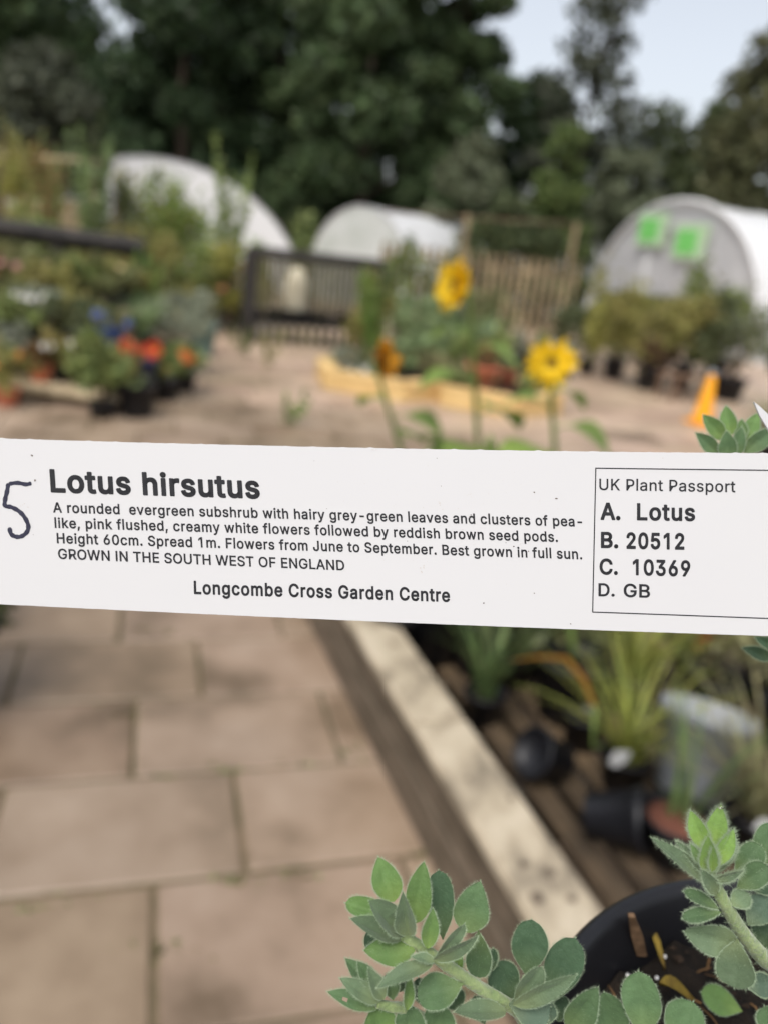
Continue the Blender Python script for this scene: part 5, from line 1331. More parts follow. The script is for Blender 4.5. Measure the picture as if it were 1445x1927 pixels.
t = thing('plant_label', 'white printed plastic plant label held across the view, with a handwritten 5', 'plant label', lab(722, 1000))
rgl = random.Random(3)
NX = 220
b = MB()
vv = []
X0, X1 = -130, 1720
for k in range(NX + 1):
    px = X0 + (X1 - X0) * k / NX
    s = px / 1445
    c = 4 * s * (1 - s)
    yt = 825 + 28 * s + 3.0 * c
    yb = 1137 + 60 * s + 6.0 * c
    m = (px - 85) % 53.0
    yt -= 1.6 * math.exp(-((m - 26) / 4.0) ** 2) * rgl.uniform(.3, 1) + rgl.uniform(-.25, .25)
    yb += rgl.uniform(-.2, .2)
    for (y, l) in ((yt, 0), (yt + (yb - yt) * .33, 0), (yt + (yb - yt) * .67, 0), (yb, 0), (yb, -.00035), (yt, -.00035)):
        vv.append(lab(px, y, l))
ff = []
for k in range(NX):
    for j in range(6):
        i = (j + 1) % 6
        ff.append((k * 6 + j, k * 6 + i, (k + 1) * 6 + i, (k + 1) * 6 + j))
ff += [tuple(range(5, -1, -1)), tuple(range(NX * 6, NX * 6 + 6))]
b.add(vv, ff)
b.build('strip', M['label'], t, smooth=False)

LIFT = 0.00004


def polyline(q, res=4):
    n, out = len(q) // 6, []
    for i in range(n):
        a, b_ = q[6 * i:6 * i + 6], q[6 * ((i + 1) % n):6 * ((i + 1) % n) + 6]
        P_ = [(a[2], a[3]), (a[4], a[5]), (b_[0], b_[1]), (b_[2], b_[3])]
        dx, dy = P_[3][0] - P_[0][0], P_[3][1] - P_[0][1]
        l = math.hypot(dx, dy) or 1
        dev = max(abs((p[0] - P_[0][0]) * dy - (p[1] - P_[0][1]) * dx) / l for p in P_[1:3])
        for k in range(1 if dev < 2 else res):
            u = k / res
            w = ((1 - u) ** 3, 3 * u * (1 - u) ** 2, 3 * u * u * (1 - u), u ** 3)
            out.append((sum(w[j] * P_[j][0] for j in range(4)) / 1000, sum(w[j] * P_[j][1] for j in range(4)) / 1000))
    return out


def loop_area(q):
    n = len(q) // 6
    return sum(q[6 * i + 2] * q[6 * ((i + 1) % n) + 3] - q[6 * ((i + 1) % n) + 2] * q[6 * i + 3] for i in range(n)) / 2


def inside(x, y, q):
    n, c = len(q) // 6, False
    for i in range(n):
        x0, y0, x1, y1 = q[6 * i + 2], q[6 * i + 3], q[6 * ((i + 1) % n) + 2], q[6 * ((i + 1) % n) + 3]
        if (y0 > y) != (y1 > y) and x < (x1 - x0) * (y - y0) / (y1 - y0) + x0:
            c = not c
    return c


def text_mesh(s, bold=0.0, track=0.0):
    """flat mesh of a line of type, baseline at y=0, cap height 1, width 1. Strokes that overlap in a glyph are filled one by one (layers)."""
    co, fc, x = [], [], 0.0
    for ch in s:
        adv, sps = GLYPHS[ch]
        if sps:
            big = max(sps, key=lambda q: abs(loop_area(q)))
            sg = loop_area(big) > 0
            outs = [q for q in sps if (loop_area(q) > 0) == sg]
            holes = [q for q in sps if (loop_area(q) > 0) != sg]
            for li, o_ in enumerate(outs):
                own = [q for q in holes if inside(sum(q[2::6]) / (len(q) // 6), sum(q[3::6]) / (len(q) // 6), o_)]
                loops = [polyline(q) for q in [o_] + own]
                k = len(co)
                flat = [p for L in loops for p in L]
                co += [(x + p[0], p[1], 3 * li) for p in flat]
                fc += [tuple(k + i for i in tri) for tri in tessellate_polygon([[Vector((p[0], p[1], 0)) for p in L] for L in loops])]
                if bold > 0:                 # ink spread: a ribbon along every outline
                    for L in loops:
                        n = len(L)
                        for i in range(n):
                            p, q = L[i], L[(i + 1) % n]
                            dx, dy = q[0] - p[0], q[1] - p[1]
                            l = math.hypot(dx, dy)
                            if l < 1e-6:
                                continue
                            nx, ny = -dy / l * bold, dx / l * bold
                            ex, ey = dx / l * bold * .6, dy / l * bold * .6
                            k = len(co)
                            co += [(x + p[0] + nx - ex, p[1] + ny - ey, 1 + i % 2), (x + p[0] - nx - ex, p[1] - ny - ey, 1 + i % 2), (x + q[0] - nx + ex, q[1] - ny + ey, 1 + i % 2), (x + q[0] + nx + ex, q[1] + ny + ey, 1 + i % 2)]
                            fc.append((k, k + 1, k + 2, k + 3))
        x += adv / 1000 + track
    x0, x1 = min(c[0] for c in co), max(c[0] for c in co)
    return [((c[0] - x0) / (x1 - x0), c[1] / 0.509, c[2]) for c in co], fc


def print_line(b, s, p0, p1, cap, bold=0.006, track=0.012, lean=0.0):
    """p0, p1: ends of the baseline on the label, cap: capital height, lean: sideways slip of the capitals' tops"""
    co, fc = text_mesh(s, bold, track)
    vv = []
    for (u, v, li) in co:
        px = p0[0] + (p1[0] - p0[0]) * u + lean * v
        py = p0[1] + (p1[1] - p0[1]) * u - cap * v
        vv.append(lab(px, py, LIFT + .000006 * li))
    b.add(vv, fc)


def line(name, *a, parent=None, **k):
    b = MB()
    print_line(b, *a, **k)
    return b.build(name, M['ink'], parent or t, smooth=False)


line('title_text', "Lotus hirsutus", (94, 924.5), (486, 936.5), 40, bold=.029, track=.034, lean=-2.5)
line('text_line', "A rounded  evergreen subshrub with hairy grey-green leaves and clusters of pea-", (98.6, 964), (1097, 991), 18.5, bold=.019, track=.034, lean=-1.2)
line('text_line', "like, pink flushed, creamy white flowers followed by reddish brown seed pods.", (101.6, 993), (1051, 1020), 18.5, bold=.019, track=.034, lean=-1.2)
line('text_line', "Height 60cm. Spread 1m. Flowers from June to September. Best grown in full sun.", (105.5, 1022), (1097, 1053), 18.5, bold=.019, track=.034, lean=-1.0)
line('text_line', "GROWN IN THE SOUTH WEST OF ENGLAND", (108, 1051.5), (646, 1074.5), 18.5, bold=.017, track=.018, lean=-1.0)
line('nursery_text', "Longcombe Cross Garden Centre", (361, 1118.5), (846, 1134), 23.5, bold=.024, track=.040, lean=-.6)
# boxed passport panel
bx = thing('boxed_panel', '', '', lab(1280, 1020))
for k_ in ('label', 'category', 'kind'):
    del bx[k_]
bx.parent = t
bx.location = lab(1280, 1020) - WL[t.name]
b = MB()


def bar(p, q, w):
    n = max(2, int(math.hypot(q[0] - p[0], q[1] - p[1]) / 40))
    dx, dy = q[0] - p[0], q[1] - p[1]
    L = math.hypot(dx, dy)
    nx, ny = -dy / L * w / 2, dx / L * w / 2
    vv = []
    for i in range(n + 1):
        x, y = p[0] + dx * i / n, p[1] + dy * i / n
        vv += [lab(x + nx, y + ny, LIFT), lab(x - nx, y - ny, LIFT)]
    b.add(vv, [(2 * i, 2 * i + 1, 2 * i + 3, 2 * i + 2) for i in range(n)])


bar((1121.5, 880.3), (1640, 888), 2.2)
bar((1116, 1153.5), (1640, 1170), 2.2)
bar((1122.5, 880), (1116.5, 1153), 2.2)
b.build('border', M['ink'], bx, smooth=False)
line('text_line', "UK Plant Passport", (1129, 921.5), (1384, 926), 21, bold=.010, track=.024, parent=bx)
b = MB(); print_line(b, "A.", (1131, 977), (1169, 977.6), 30, bold=.027); print_line(b, "Lotus", (1200, 978), (1309, 979.5), 30, bold=.025, track=.04); b.build('text_line', M['ink'], bx, smooth=False)
b = MB(); print_line(b, "B.", (1132, 1030.5), (1165, 1031), 28, bold=.028); print_line(b, "20512", (1180, 1032), (1289, 1033.5), 28.5, bold=.028, track=.04); b.build('text_line', M['ink'], bx, smooth=False)
b = MB(); print_line(b, "C.", (1129.5, 1081), (1164, 1081.6), 28, bold=.024); print_line(b, "10369", (1192, 1082), (1300, 1084.5), 28, bold=.026, track=.04); b.build('text_line', M['ink'], bx, smooth=False)
b = MB(); print_line(b, "D.", (1127.4, 1122.8), (1158, 1123.3), 23.5, bold=.017); print_line(b, "GB", (1175, 1124), (1224.6, 1125.5), 24, bold=.017, track=.02); b.build('text_line', M['ink'], bx, smooth=False)
# handwritten 5: one pen stroke of varying width
ZS = 2.89


def stroke(pts, w):
    P_ = []
    for i in range(len(pts) - 1):
        p0, p1, p2, p3 = pts[max(i - 1, 0)], pts[i], pts[i + 1], pts[min(i + 2, len(pts) - 1)]
        for k in range(8):
            u = k / 8
            P_.append(tuple(.5 * (2 * p1[j] + (p2[j] - p0[j]) * u + (2 * p0[j] - 5 * p1[j] + 4 * p2[j] - p3[j]) * u * u + (3 * p1[j] - p0[j] - 3 * p2[j] + p3[j]) * u ** 3) for j in (0, 1)))
    P_.append(pts[-1])
    vv, ff = [], []
    for i, p in enumerate(P_):
        a, c = P_[max(i - 1, 0)], P_[min(i + 1, len(P_) - 1)]
        dx, dy = c[0] - a[0], c[1] - a[1]
        L = math.hypot(dx, dy) or 1
        e = min(1, (i + .6) / 3, (len(P_) - 1 - i + .6) / 3)
        ww = w * .5 * e ** .5 * (1 + .1 * math.sin(i * .9))
        vv += [lab(p[0] - dy / L * ww, p[1] + dx / L * ww, LIFT), lab(p[0] + dy / L * ww, p[1] - dx / L * ww, LIFT)]
    for i in range(len(P_) - 1):
        ff.append((2 * i, 2 * i + 1, 2 * i + 3, 2 * i + 2))
    return vv, ff


zz = lambda L: [(x / ZS, 800 + y / ZS) for (x, y) in L]
b = MB()
b.add(*stroke(zz([(170, 315), (140, 322), (95, 314), (48, 320)]), 7.6))
LIFT += 0.00001
b.add(*stroke(zz([(47, 316), (40, 360), (30, 405), (30, 438), (62, 446), (100, 466), (132, 500), (152, 545), (146, 580), (118, 604), (88, 607), (62, 592), (52, 556)]), 8.0))
LIFT -= 0.00001
b.build('handwritten_number', M['pen'], t, smooth=False)
# specks of dirt on the plastic
b, b2 = MB(), MB()


def speck(bb, px, py, r, el=1.0, a0=0.0):
    vv = []
    for k in range(9):
        a = 2 * math.pi * k / 9
        rr = r * rgl.uniform(.65, 1.15)
        x, y = math.cos(a) * rr * el, math.sin(a) * rr
        vv.append(lab(px + x * math.cos(a0) - y * math.sin(a0), py + x * math.sin(a0) + y * math.cos(a0), LIFT * 1.6))
    bb.add(vv, [tuple(range(9))])


for (x, y, r, el, a) in ((59.5, 857, 1.6, 1.6, .6), (65, 904, 2.2, 1, 0), (1048, 938, 1.4, 2.6, .1), (1006, 926, 1.3, 1.5, .5), (1006, 1118, 1.2, 1.5, 1), (910, 1137, 1.7, 1.2, .5), (1075, 1176, 1.2, 1.5, .4), (765, 1019, 1, 1, 0), (821, 861, .9, 1, 0), (829, 914, .9, 1, 0), (886, 969, 1.2, 1.3, .5), (952, 1022, 1, 1, 0), (967, 1029, 1.2, 1.4, 0), (995, 1038, 1.3, 1, 0), (588, 866, .8, 1, 0), (62, 1006, .8, 1, 0), (612, 957, .8, 1, 0)):
    speck(b, x, y, r * .9, el, a)
for k in range(60):
    x, y = rgl.gauss(870, 120), rgl.gauss(950, 70)
    if 845 < y < 1150:
        speck(b2, x, y, rgl.uniform(.4, .9), rgl.uniform(.8, 1.8), rgl.uniform(0, 3))
for (x, y, r, el, a) in ((826, 945, 3.5, 1.4, .5), (884, 932, 3, 1.2, 1), (790, 1075, 5, 1.5, 1.2), (700, 843.5, 3, 2, 0), (46, 950, 4, 1, .5)):
    for q in range(5):
        speck(b2, x + rgl.gauss(0, r), y + rgl.gauss(0, r) if y > 850 else y + 1.5, r * .25, el, a)
o = b.build('dirt_specks', M['grime'], t, smooth=False); o['kind'] = 'stuff'
o = b2.build('faint_smudges', M['grime_pale'], t, smooth=False); o['kind'] = 'stuff'

# pointed end of another label, behind the green shoot at the right
z2 = lambda x, y: (945 + x / 2.89, 700 + y / 2.89)
tp = [z2(1363, 163), z2(1400, 192), z2(1470, 258), z2(1640, 420), z2(1700, 560), z2(1520, 420), z2(1445, 322), z2(1395, 238)]
q = [pt(x, y, .185) for (x, y) in tp]
t3 = thing('label_tip', 'white pointed plastic label end sticking up behind the green shoot', 'plant label', q[0])
n_ = (q[3] - q[0]).cross(q[5] - q[0]).normalized() * .0003
b = MB()
b.add([p + n_ for p in q] + [p - n_ for p in q], [tuple(range(7, -1, -1)), tuple(range(8, 16))] + [(i, (i + 1) % 8, 8 + (i + 1) % 8, 8 + i) for i in range(8)])
b.build('tip', M['label'], t3, smooth=False)

# ---------------------------------------------------------------- the potted subshrub in the foreground
def leafmat(name, c, d=.86):
    M[name] = mat(name, c, tuple(x * d for x in c), 420, .62, bump=.12, sheen=.15, trans=.08, spec=.25, rib=True, detail=3)


leafmat('l_fresh', (.115, .205, .060))
leafmat('l_bright', (.165, .28, .065))
leafmat('l_mid', (.080, .142, .060))
leafmat('l_dark', (.050, .096, .048))
leafmat('l_grey', (.125, .185, .100))
leafmat('l_blue', (.076, .122, .080))
M['hair'] = mat('hair', (.37, .46, .31), (.30, .38, .25), 50, .7, trans=.3)
M['shoot_stem'] = mat('shoot_stem', (.27, .34, .14), (.17, .24, .09), 420, .7, bump=.3, sheen=.4)
M['drop'] = bpy.data.materials.new('water')
M['drop'].use_nodes = True
_p = M['drop'].node_tree.nodes['Principled BSDF']
_p.inputs['Transmission Weight'].default_value, _p.inputs['Roughness'].default_value, _p.inputs['IOR'].default_value = 1.0, 0.02, 1.33

rs = EYE + Vector((.124, .115, -.165))                     # centre of the pot's rim
POT_R, POT_H = .0775, .13
pb = rs - Vector((0, 0, POT_H))
lt = thing('potted_subshrub', 'hairy grey green subshrub with rounded leaflets in a black pot, close up', 'potted plant', pb)
b = MB()
r, h = POT_R, POT_H
b.lathe(pb, [(r * .74, 0), (r * .76, .001), (r * .95, h * .80), (r * 1.03, h * .81), (r * 1.035, h * .97)] + [(r * 1.035 - .0028 + .0028 * math.cos(a), h * .975 + .0034 * math.sin(a)) for a in (0, .6, 1.2, 1.8, 2.4, 3.1)] + [(r * .945, h * .95), (r * .92, h * .80), (r * .86, h * .5), (r * .70, .002), (0, .002)], 96)
b.build('pot', M['black_plastic'], lt)
rg = np.random.default_rng(12)
SO = h * .85
b = MB()
vv, ff = [], []
nr, na = 22, 64
hz = lambda x, y: .0025 * math.sin(x * 210 + 1) * math.cos(y * 190) + .0016 * math.sin(x * 510 + y * 330)
for i in range(nr + 1):
    for k in range(na):
        a = 2 * math.pi * k / na
        q = r * .925 * i / nr
        x, y = q * math.cos(a), q * math.sin(a)
        vv.append((pb.x + x, pb.y + y, pb.z + SO + hz(x, y) + rg.normal() * .0007))
for i in range(nr):
    for k in range(na):
        j = (k + 1) % na
        ff.append((i * na + k, (i + 1) * na + k, (i + 1) * na + j, i * na + j))
b.add(vv, ff)
b.build('soil', M['soil'], lt)
b = MB()
for k in range(700):
    a, q = rg.uniform(0, 6.28), r * .91 * math.sqrt(rg.uniform(0, 1))
    x, y = q * math.cos(a), q * math.sin(a)
    c = np.array([pb.x + x, pb.y + y, pb.z + SO + hz(x, y) + .0006])
    s = rg.uniform(.0006, .0022) * np.array([1, rg.uniform(.4, 1), rg.uniform(.4, .8)])
    d = [np.array(v) + rg.normal(size=3) * .25 for v in ((1, 0, 0), (-1, 0, 0), (0, 1, 0), (0, -1, 0), (0, 0, 1), (0, 0, -1))]
    b.add([tuple(c + v * s) for v in d], [(0, 2, 4), (2, 1, 4), (1, 3, 4), (3, 0, 4), (2, 0, 5), (1, 2, 5), (3, 1, 5), (0, 3, 5)])
o = b.build('soil_crumbs', M['crumb'], lt, smooth=False); o['kind'] = 'stuff'
b = MB()
for k in range(110):
    a, q = rg.uniform(0, 6.28), r * .86 * math.sqrt(rg.uniform(0, 1))
    x, y = q * math.cos(a), q * math.sin(a)
    p = Vector((pb.x + x, pb.y + y, pb.z + SO + hz(x, y) + .0012))
    e = Vector((rg.normal(), rg.normal(), rg.normal() * .25)).normalized() * rg.uniform(.003, .010)
    b.tube([p, p + e * .5 + Vector((0, 0, .0006)), p + e], [.00022, .0003, .0001], 4)
o = b.build('soil_fibres', mat('fibre', S(138, 104, 66), S(74, 56, 38), 90, .9, island=.4), lt, smooth=False); o['kind'] = 'stuff'
b = MB()
for (px, py) in ((1129, 1807), (1235, 1840), (1180, 1835), (1160, 1760), (1250, 1800)):
    rr_ = ray(px, py)
    p = EYE + rr_ * ((pb.z + SO + .0025 - EYE.z) / rr_.z)
    s = .0011 if px == 1129 else .0006
    b.lathe(p - Vector((0, 0, s)), [(0, 0), (s * .8, s * .5), (s, s), (s * .7, s * 1.6), (0, s * 1.9)], 8)
b.build('perlite_grains', M['white'], lt)


def soilpt(px, py, lift=.003):
    r_ = ray(px, py)
    return EYE + r_ * ((pb.z + SO + lift - EYE.z) / r_.z)


# litter lying in the pot
p, q = soilpt(1186, 1722, .022), soilpt(1206, 1796, .004)
t4 = thing('bark_chip', 'tan sliver of bark leaning on the inside of the black pot', 'bark', q)
sd = Vector((1, .1, 0)) * .0017
nn = (q - p).cross(sd).normalized() * .0006
b = MB()
P4 = [p - sd * .4, p + sd * .6, p.lerp(q, .5) + sd * 1.1, q + sd * .9, q - sd * .9, p.lerp(q, .5) - sd * .9]
b.add([v + nn for v in P4] + [v - nn for v in P4], [tuple(range(6)), tuple(range(11, 5, -1))] + [(i, 6 + i, 6 + (i + 1) % 6, (i + 1) % 6) for i in range(6)])
b.build('chip', mat('bark', S(132, 104, 78), S(92, 70, 50), 300, .8), t4, smooth=False)
M['dead_leaf'] = mat('dead_leaf', S(150, 128, 50), S(98, 78, 34), 200, .7, trans=.15)


def dead(label, p0, p1, w):
    a, c = soilpt(*p0, .005), soilpt(*p1, .004)
    t5 = thing('fallen_leaf', label, 'leaf', a)
    d = c - a
    s = d.cross(Vector((0, 0, 1))).normalized()
    vv, ff = [], []
    for k in range(7):
        u = k / 6
        ww = w * max(.04, math.sin(math.pi * u) ** .7)
        m = a + d * u + Vector((0, 0, .003 * math.sin(3 * u + 1)))
        vv += [m - s * ww + Vector((0, 0, .0015)), m, m + s * ww + Vector((0, 0, .0012))]
    for k in range(6):
        ff += [(3 * k, 3 * k + 1, 3 * k + 4, 3 * k + 3), (3 * k + 1, 3 * k + 2, 3 * k + 5, 3 * k + 4)]
    MB().add(vv, ff).build('leaf_blade', M['dead_leaf'], t5)


dead('yellow curled fallen leaf on the dark soil of the pot', (1235, 1868), (1308, 1876), .0024)
dead('thin yellow straw on the dark soil, above the yellow fallen leaf', (1212, 1762), (1252, 1818), .0010)

rh = np.random.default_rng(77)


def hairs(b, P, D, n, L, w=.00003):
    """n fine hairs from random points of P along D"""
    P, D = np.asarray(P, float), np.asarray(D, float)
    vw = np.array(EYE)
    idx = rh.integers(len(P), size=n)
    for i in idx:
        p = P[i] + rh.normal(size=3) * .00008
        d = D[i] + rh.normal(size=3) * .38
        d /= np.linalg.norm(d) + 1e-9
        l = L * (rh.uniform(.4, 1.1) if rh.uniform() < .85 else rh.uniform(1.1, 1.8))
        s = np.cross(d, vw - p)
        s = s / (np.linalg.norm(s) + 1e-9) * w
        b.add([tuple(p - s), tuple(p + s), tuple(p + d * l)], [(0, 1, 2)], 1)


def leaflet(shoot, org, sc, base, tip, w, kind, m, dep=.168, tilt=0.0, roll=0.0, cup=.12, curl=.06, hl=.00055, hole=False):
    """base, tip, w in enlarged picture units (origin org, factor sc); dep: depth of the base, tilt: tip nearer (-) or farther (+)"""
    bx_, by_ = org[0] + base[0] / sc, org[1] + base[1] / sc
    tx, ty = org[0] + tip[0] / sc, org[1] + tip[1] / sc
    L_px = math.hypot(tx - bx_, ty - by_)
    dep2 = dep + tilt * L_px / FPX * dep
    A, B = pt(bx_, by_, dep), pt(tx, ty, dep2)
    W = w / sc / FPX * (dep + dep2) / 2
    ax = B - A
    L = ax.length
    a = ax.normalized()
    view = ((A + B) / 2 - EYE).normalized()
    side = a.cross(view).normalized()
    nrm = side.cross(a).normalized()
    if nrm.dot(view) > 0:
        nrm = -nrm
    cr, sr = math.cos(roll), math.sin(roll)
    sd = side * cr + nrm * sr
    nm = nrm * cr - side * sr
    W = W / max(.45, abs(cr))
    NR, NC = 20, 9
    ph = rh.uniform(0, 6.28)
    vv, uvs, ff = [], [], []
    for i in range(NR + 1):
        u = i / NR
        if kind == 'o':
            f = (math.sin(math.pi / 2 * min(u / .60, 1)) ** 1.05) if u < .60 else math.sqrt(max(0, 1 - ((u - .60) / .40) ** 2))
        else:
            f = math.sin(math.pi * u ** .82) ** .80
        f = max(f, .045 if u < .5 else .008)
        for j in range(NC):
            s = -1 + 2 * j / (NC - 1)
            hw = W / 2 * f * (1 + .05 * math.sin(u * 7 + ph + (2 if s > 0 else 0)))
            z = cup * 1.5 * W * (.45 * s * s + .55 * abs(s)) * f - .045 * W * math.exp(-(s / .14) ** 2) * f + curl * L * (u * u - u * .6) * -1 + .012 * W * math.sin(u * 9 + s * 4)
            vv.append(A + a * (L * u) + sd * (hw * s) + nm * z)
            uvs.append((s, u))
    for i in range(NR):
        for j in range(NC - 1):
            if hole and i in (12, 13) and j in (4, 5):
                continue
            ff.append((i * NC + j, i * NC + j + 1, (i + 1) * NC + j + 1, (i + 1) * NC + j))
    b = MB()
    b.add(vv, ff, 0, uvs)
    # fringe of hairs on the margin
    P_, D_ = [], []
    for i in range(1, NR):
        for q in range(4):
            u = q / 4
            for j, sg in ((0, -1), (NC - 1, 1)):
                p = vv[i * NC + j].lerp(vv[(i + 1) * NC + j], u)
                P_.append(p); D_.append(sd * sg * .9 + a * .75 + nm * .2)
    for q in range(5):
        P_.append(vv[NR * NC + 4]); D_.append(a + sd * (q - 2) * .25)
    hairs(b, P_, D_, 700, hl, .000018)
    # short hairs lying on the face
    F_ = [vv[rh.integers(1, NR) * NC + rh.integers(1, NC - 1)] + sd * (W * .06 * rh.normal()) + a * (L * .03 * rh.normal()) + nm * .00006 for _ in range(260)]
    hairs(b, F_, [a * .9 + nm * .25] * len(F_), 140, hl * .6, .000010)
    o = b.build('leaflet', [M[m], M['hair']], shoot, uv=True)
    return o


def shoot(pts, radii, hl=.0007, nh=900):
    b = MB()
    P = [Vector(p) for p in pts]
    Q, RR = [], []
    for i in range(len(P) - 1):
        p0, p1, p2, p3 = P[max(i - 1, 0)], P[i], P[i + 1], P[min(i + 2, len(P) - 1)]
        for k in range(6):
            u = k / 6
            Q.append(.5 * (2 * p1 + (p2 - p0) * u + (2 * p0 - 5 * p1 + 4 * p2 - p3) * u * u + (3 * p1 - p0 - 3 * p2 + p3) * u ** 3))
            RR.append(radii[i] + (radii[i + 1] - radii[i]) * u)
    Q.append(P[-1]); RR.append(radii[-1])
    b.tube(Q, RR, 12)
    S_, D_ = [], []
    for i in range(len(Q) - 1):
        tdir = (Q[i + 1] - Q[i]).normalized()
        for k in range(12):
            d = b.v[i * 12 + k]
            d = (Vector(d) - Q[i]).normalized()
            S_.append(Q[i].lerp(Q[i + 1], rh.uniform()) + d * RR[i] * .97); D_.append(d * 1.0 - tdir * .35)
    hairs(b, S_, D_, nh, hl)
    return b.build('shoot', [M['shoot_stem'], M['hair']], lt)


OA, KA = (600, 1560), 3.211
za = lambda x, y, d: pt(OA[0] + x / KA, OA[1] + y / KA, d)
OE, KE = (1000, 1480), 3.247
ze = lambda x, y, d: pt(OE[0] + x / KE, OE[1] + y / KE, d)
OF, KF = (945, 700), 2.89
zf = lambda x, y, d: pt(OF[0] + x / KF, OF[1] + y / KF, d)
root = Vector((pb.x, pb.y, pb.z + SO - .004))

shA = shoot([za(505, 640, .167), za(600, 705, .168), za(710, 780, .169), za(880, 900, .171), za(1010, 985, .173), za(1145, 1065, .175), za(1420, 1250, .185), za(1900, 1500, .21), root + Vector((-.012, .004, 0))], [.0011, .0012, .00125, .00135, .0014, .0014, .0016, .0019, .002])
for a_ in (
    # base, tip, width, kind, material, depth, tilt, roll, cup, curl
    ((748, 668), (722, 252), 170, 'o', 'l_dark', .174, .10, 0, .10, .05),
    ((880, 625), (972, 318), 208, 'p', 'l_mid', .173, .15, 0, .10, .06),
    ((408, 800), (300, 610), 130, 'o', 'l_dark', .174, .2, 0, .12, .05),
    ((452, 440), (358, 172), 175, 'p', 'l_fresh', .168, .25, 0, .14, .08),
    ((578, 570), (633, 200), 158, 'p', 'l_fresh', .1675, .15, 0, .14, .06),
    ((470, 545), (162, 445), 122, 'o', 'l_fresh', .168, .1, .2, .2, .05),
    ((500, 668), (183, 548), 112, 'p', 'l_grey', .1665, -.2, .5, .15, -.12),
    ((510, 655), (318, 440), 140, 'o', 'l_grey', .1655, -.5, .3, .30, .15),
    ((545, 640), (505, 392), 120, 'p', 'l_grey', .1650, -.4, -.2, .34, .12),
    ((655, 722), (688, 482), 98, 'p', 'l_fresh', .1660, 0, .2, .15, .05),
    ((580, 735), (275, 732), 165, 'p', 'l_fresh', .1662, -.2, .1, -.10, .10),
    ((962, 612), (968, 902), 150, 'o', 'l_mid', .171, .1, 0, .10, .04),
    ((1045, 860), (1052, 722), 60, 'o', 'l_dark', .176, .1, 0, .1, .04),
    ((690, 800), (880, 588), 66, 'o', 'l_grey', .1655, -.3, .7, .1, .10),
    ((692, 790), (960, 672), 70, 'p', 'l_grey', .1650, -.3, .75, .1, .22),
    ((690, 812), (350, 942), 92, 'p', 'l_grey', .1650, -.3, .6, .1, .20),
    ((700, 800), (560, 768), 50, 'p', 'l_grey', .1652, -.2, .6, .1, .12),
    ((872, 935), (595, 1022), 195, 'o', 'l_mid', .169, -.1, .1, .10, .05),
    ((1195, 1030), (1055, 812), 195, 'o', 'l_dark', .177, .15, 0, .10, .05),
    ((860, 1100), (780, 960), 130, 'o', 'l_dark', .180, .1, 0, .10, .04),
    ((1130, 1105), (822, 1098), 110, 'p', 'l_grey', .171, -.25, .55, .1, .12),
    ((1145, 1060), (1395, 1075), 235, 'o', 'l_blue', .171, -.2, .3, .12, .10),
    ((720, 1250), (730, 1062), 190, 'o', 'l_mid', .174, .0, 0, .1, .05),
    ((540, 1250), (560, 1072), 180, 'o', 'l_mid', .172, 0, 0, .14, .05),
    ((430, 1270), (310, 1095), 210, 'o', 'l_fresh', .171, 0, .1, .14, .05),
    ((830, 870), (850, 730), 60, 'p', 'l_bright', .172, .1, .2, .1, .05),
    ((1000, 1180), (940, 1010), 120, 'o', 'l_dark', .182, .1, 0, .1, .05),
    ((640, 1080), (600, 900), 110, 'o', 'l_dark', .182, .1, 0, .1, .05),
):
    leaflet(shA, OA, KA, a_[0], a_[1], a_[2], a_[3], a_[4], *a_[5:])
shB = shoot([za(350, 1055, .170), za(440, 1075, .171), za(520, 1090, .173), za(700, 1190, .178), za(1000, 1400, .19), za(1600, 1700, .21), root + Vector((-.016, -.002, 0))], [.0009, .0011, .0012, .0013, .0015, .0018, .002], nh=500)
for a_ in (
    ((365, 1080), (52, 985), 100, 'p', 'l_mid', .170, .1, .2, .12, -.06),
    ((365, 1045), (130, 902), 104, 'p', 'l_grey', .169, -.1, .2, .14, .06),
    ((320, 975), (162, 782), 96, 'p', 'l_mid', .171, .1, .4, .14, .06),
    ((340, 960), (235, 800), 92, 'p', 'l_mid', .170, .1, .1, .14, .06),
    ((392, 1030), (300, 842), 92, 'p', 'l_grey', .1685, -.2, .2, .16, .06),
    ((450, 1035), (420, 870), 104, 'o', 'l_mid', .171, .1, 0, .12, .05),
    ((490, 985), (520, 855), 104, 'o', 'l_dark', .175, .1, 0, .12, .05),
    ((532, 1095), (548, 885), 62, 'p', 'l_fresh', .1685, 0, .4, .12, .05),
):
    leaflet(shB, OA, KA, *a_[:5], *a_[5:], hole=(a_[1] == (52, 985)))
shC = shoot([za(1250, 890, .178), za(1200, 1010, .178), za(1180, 1070, .179), za(1330, 1250, .187), za(1800, 1500, .21), root + Vector((-.006, -.006, 0))], [.0006, .0009, .0012, .0014, .0018, .002], nh=300)
for a_ in (
    ((1255, 900), (1282, 548), 210, 'o', 'l_dark', .178, .12, 0, .07, .04),
    ((1175, 1045), (1345, 838), 112, 'o', 'l_grey', .1700, -.2, .5, .12, .08),
    ((1170, 1062), (1556, 900), 100, 'p', 'l_grey', .1685, -.2, .6, .10, .20),
):
    leaflet(shC, OA, KA, *a_[:5], *a_[5:])
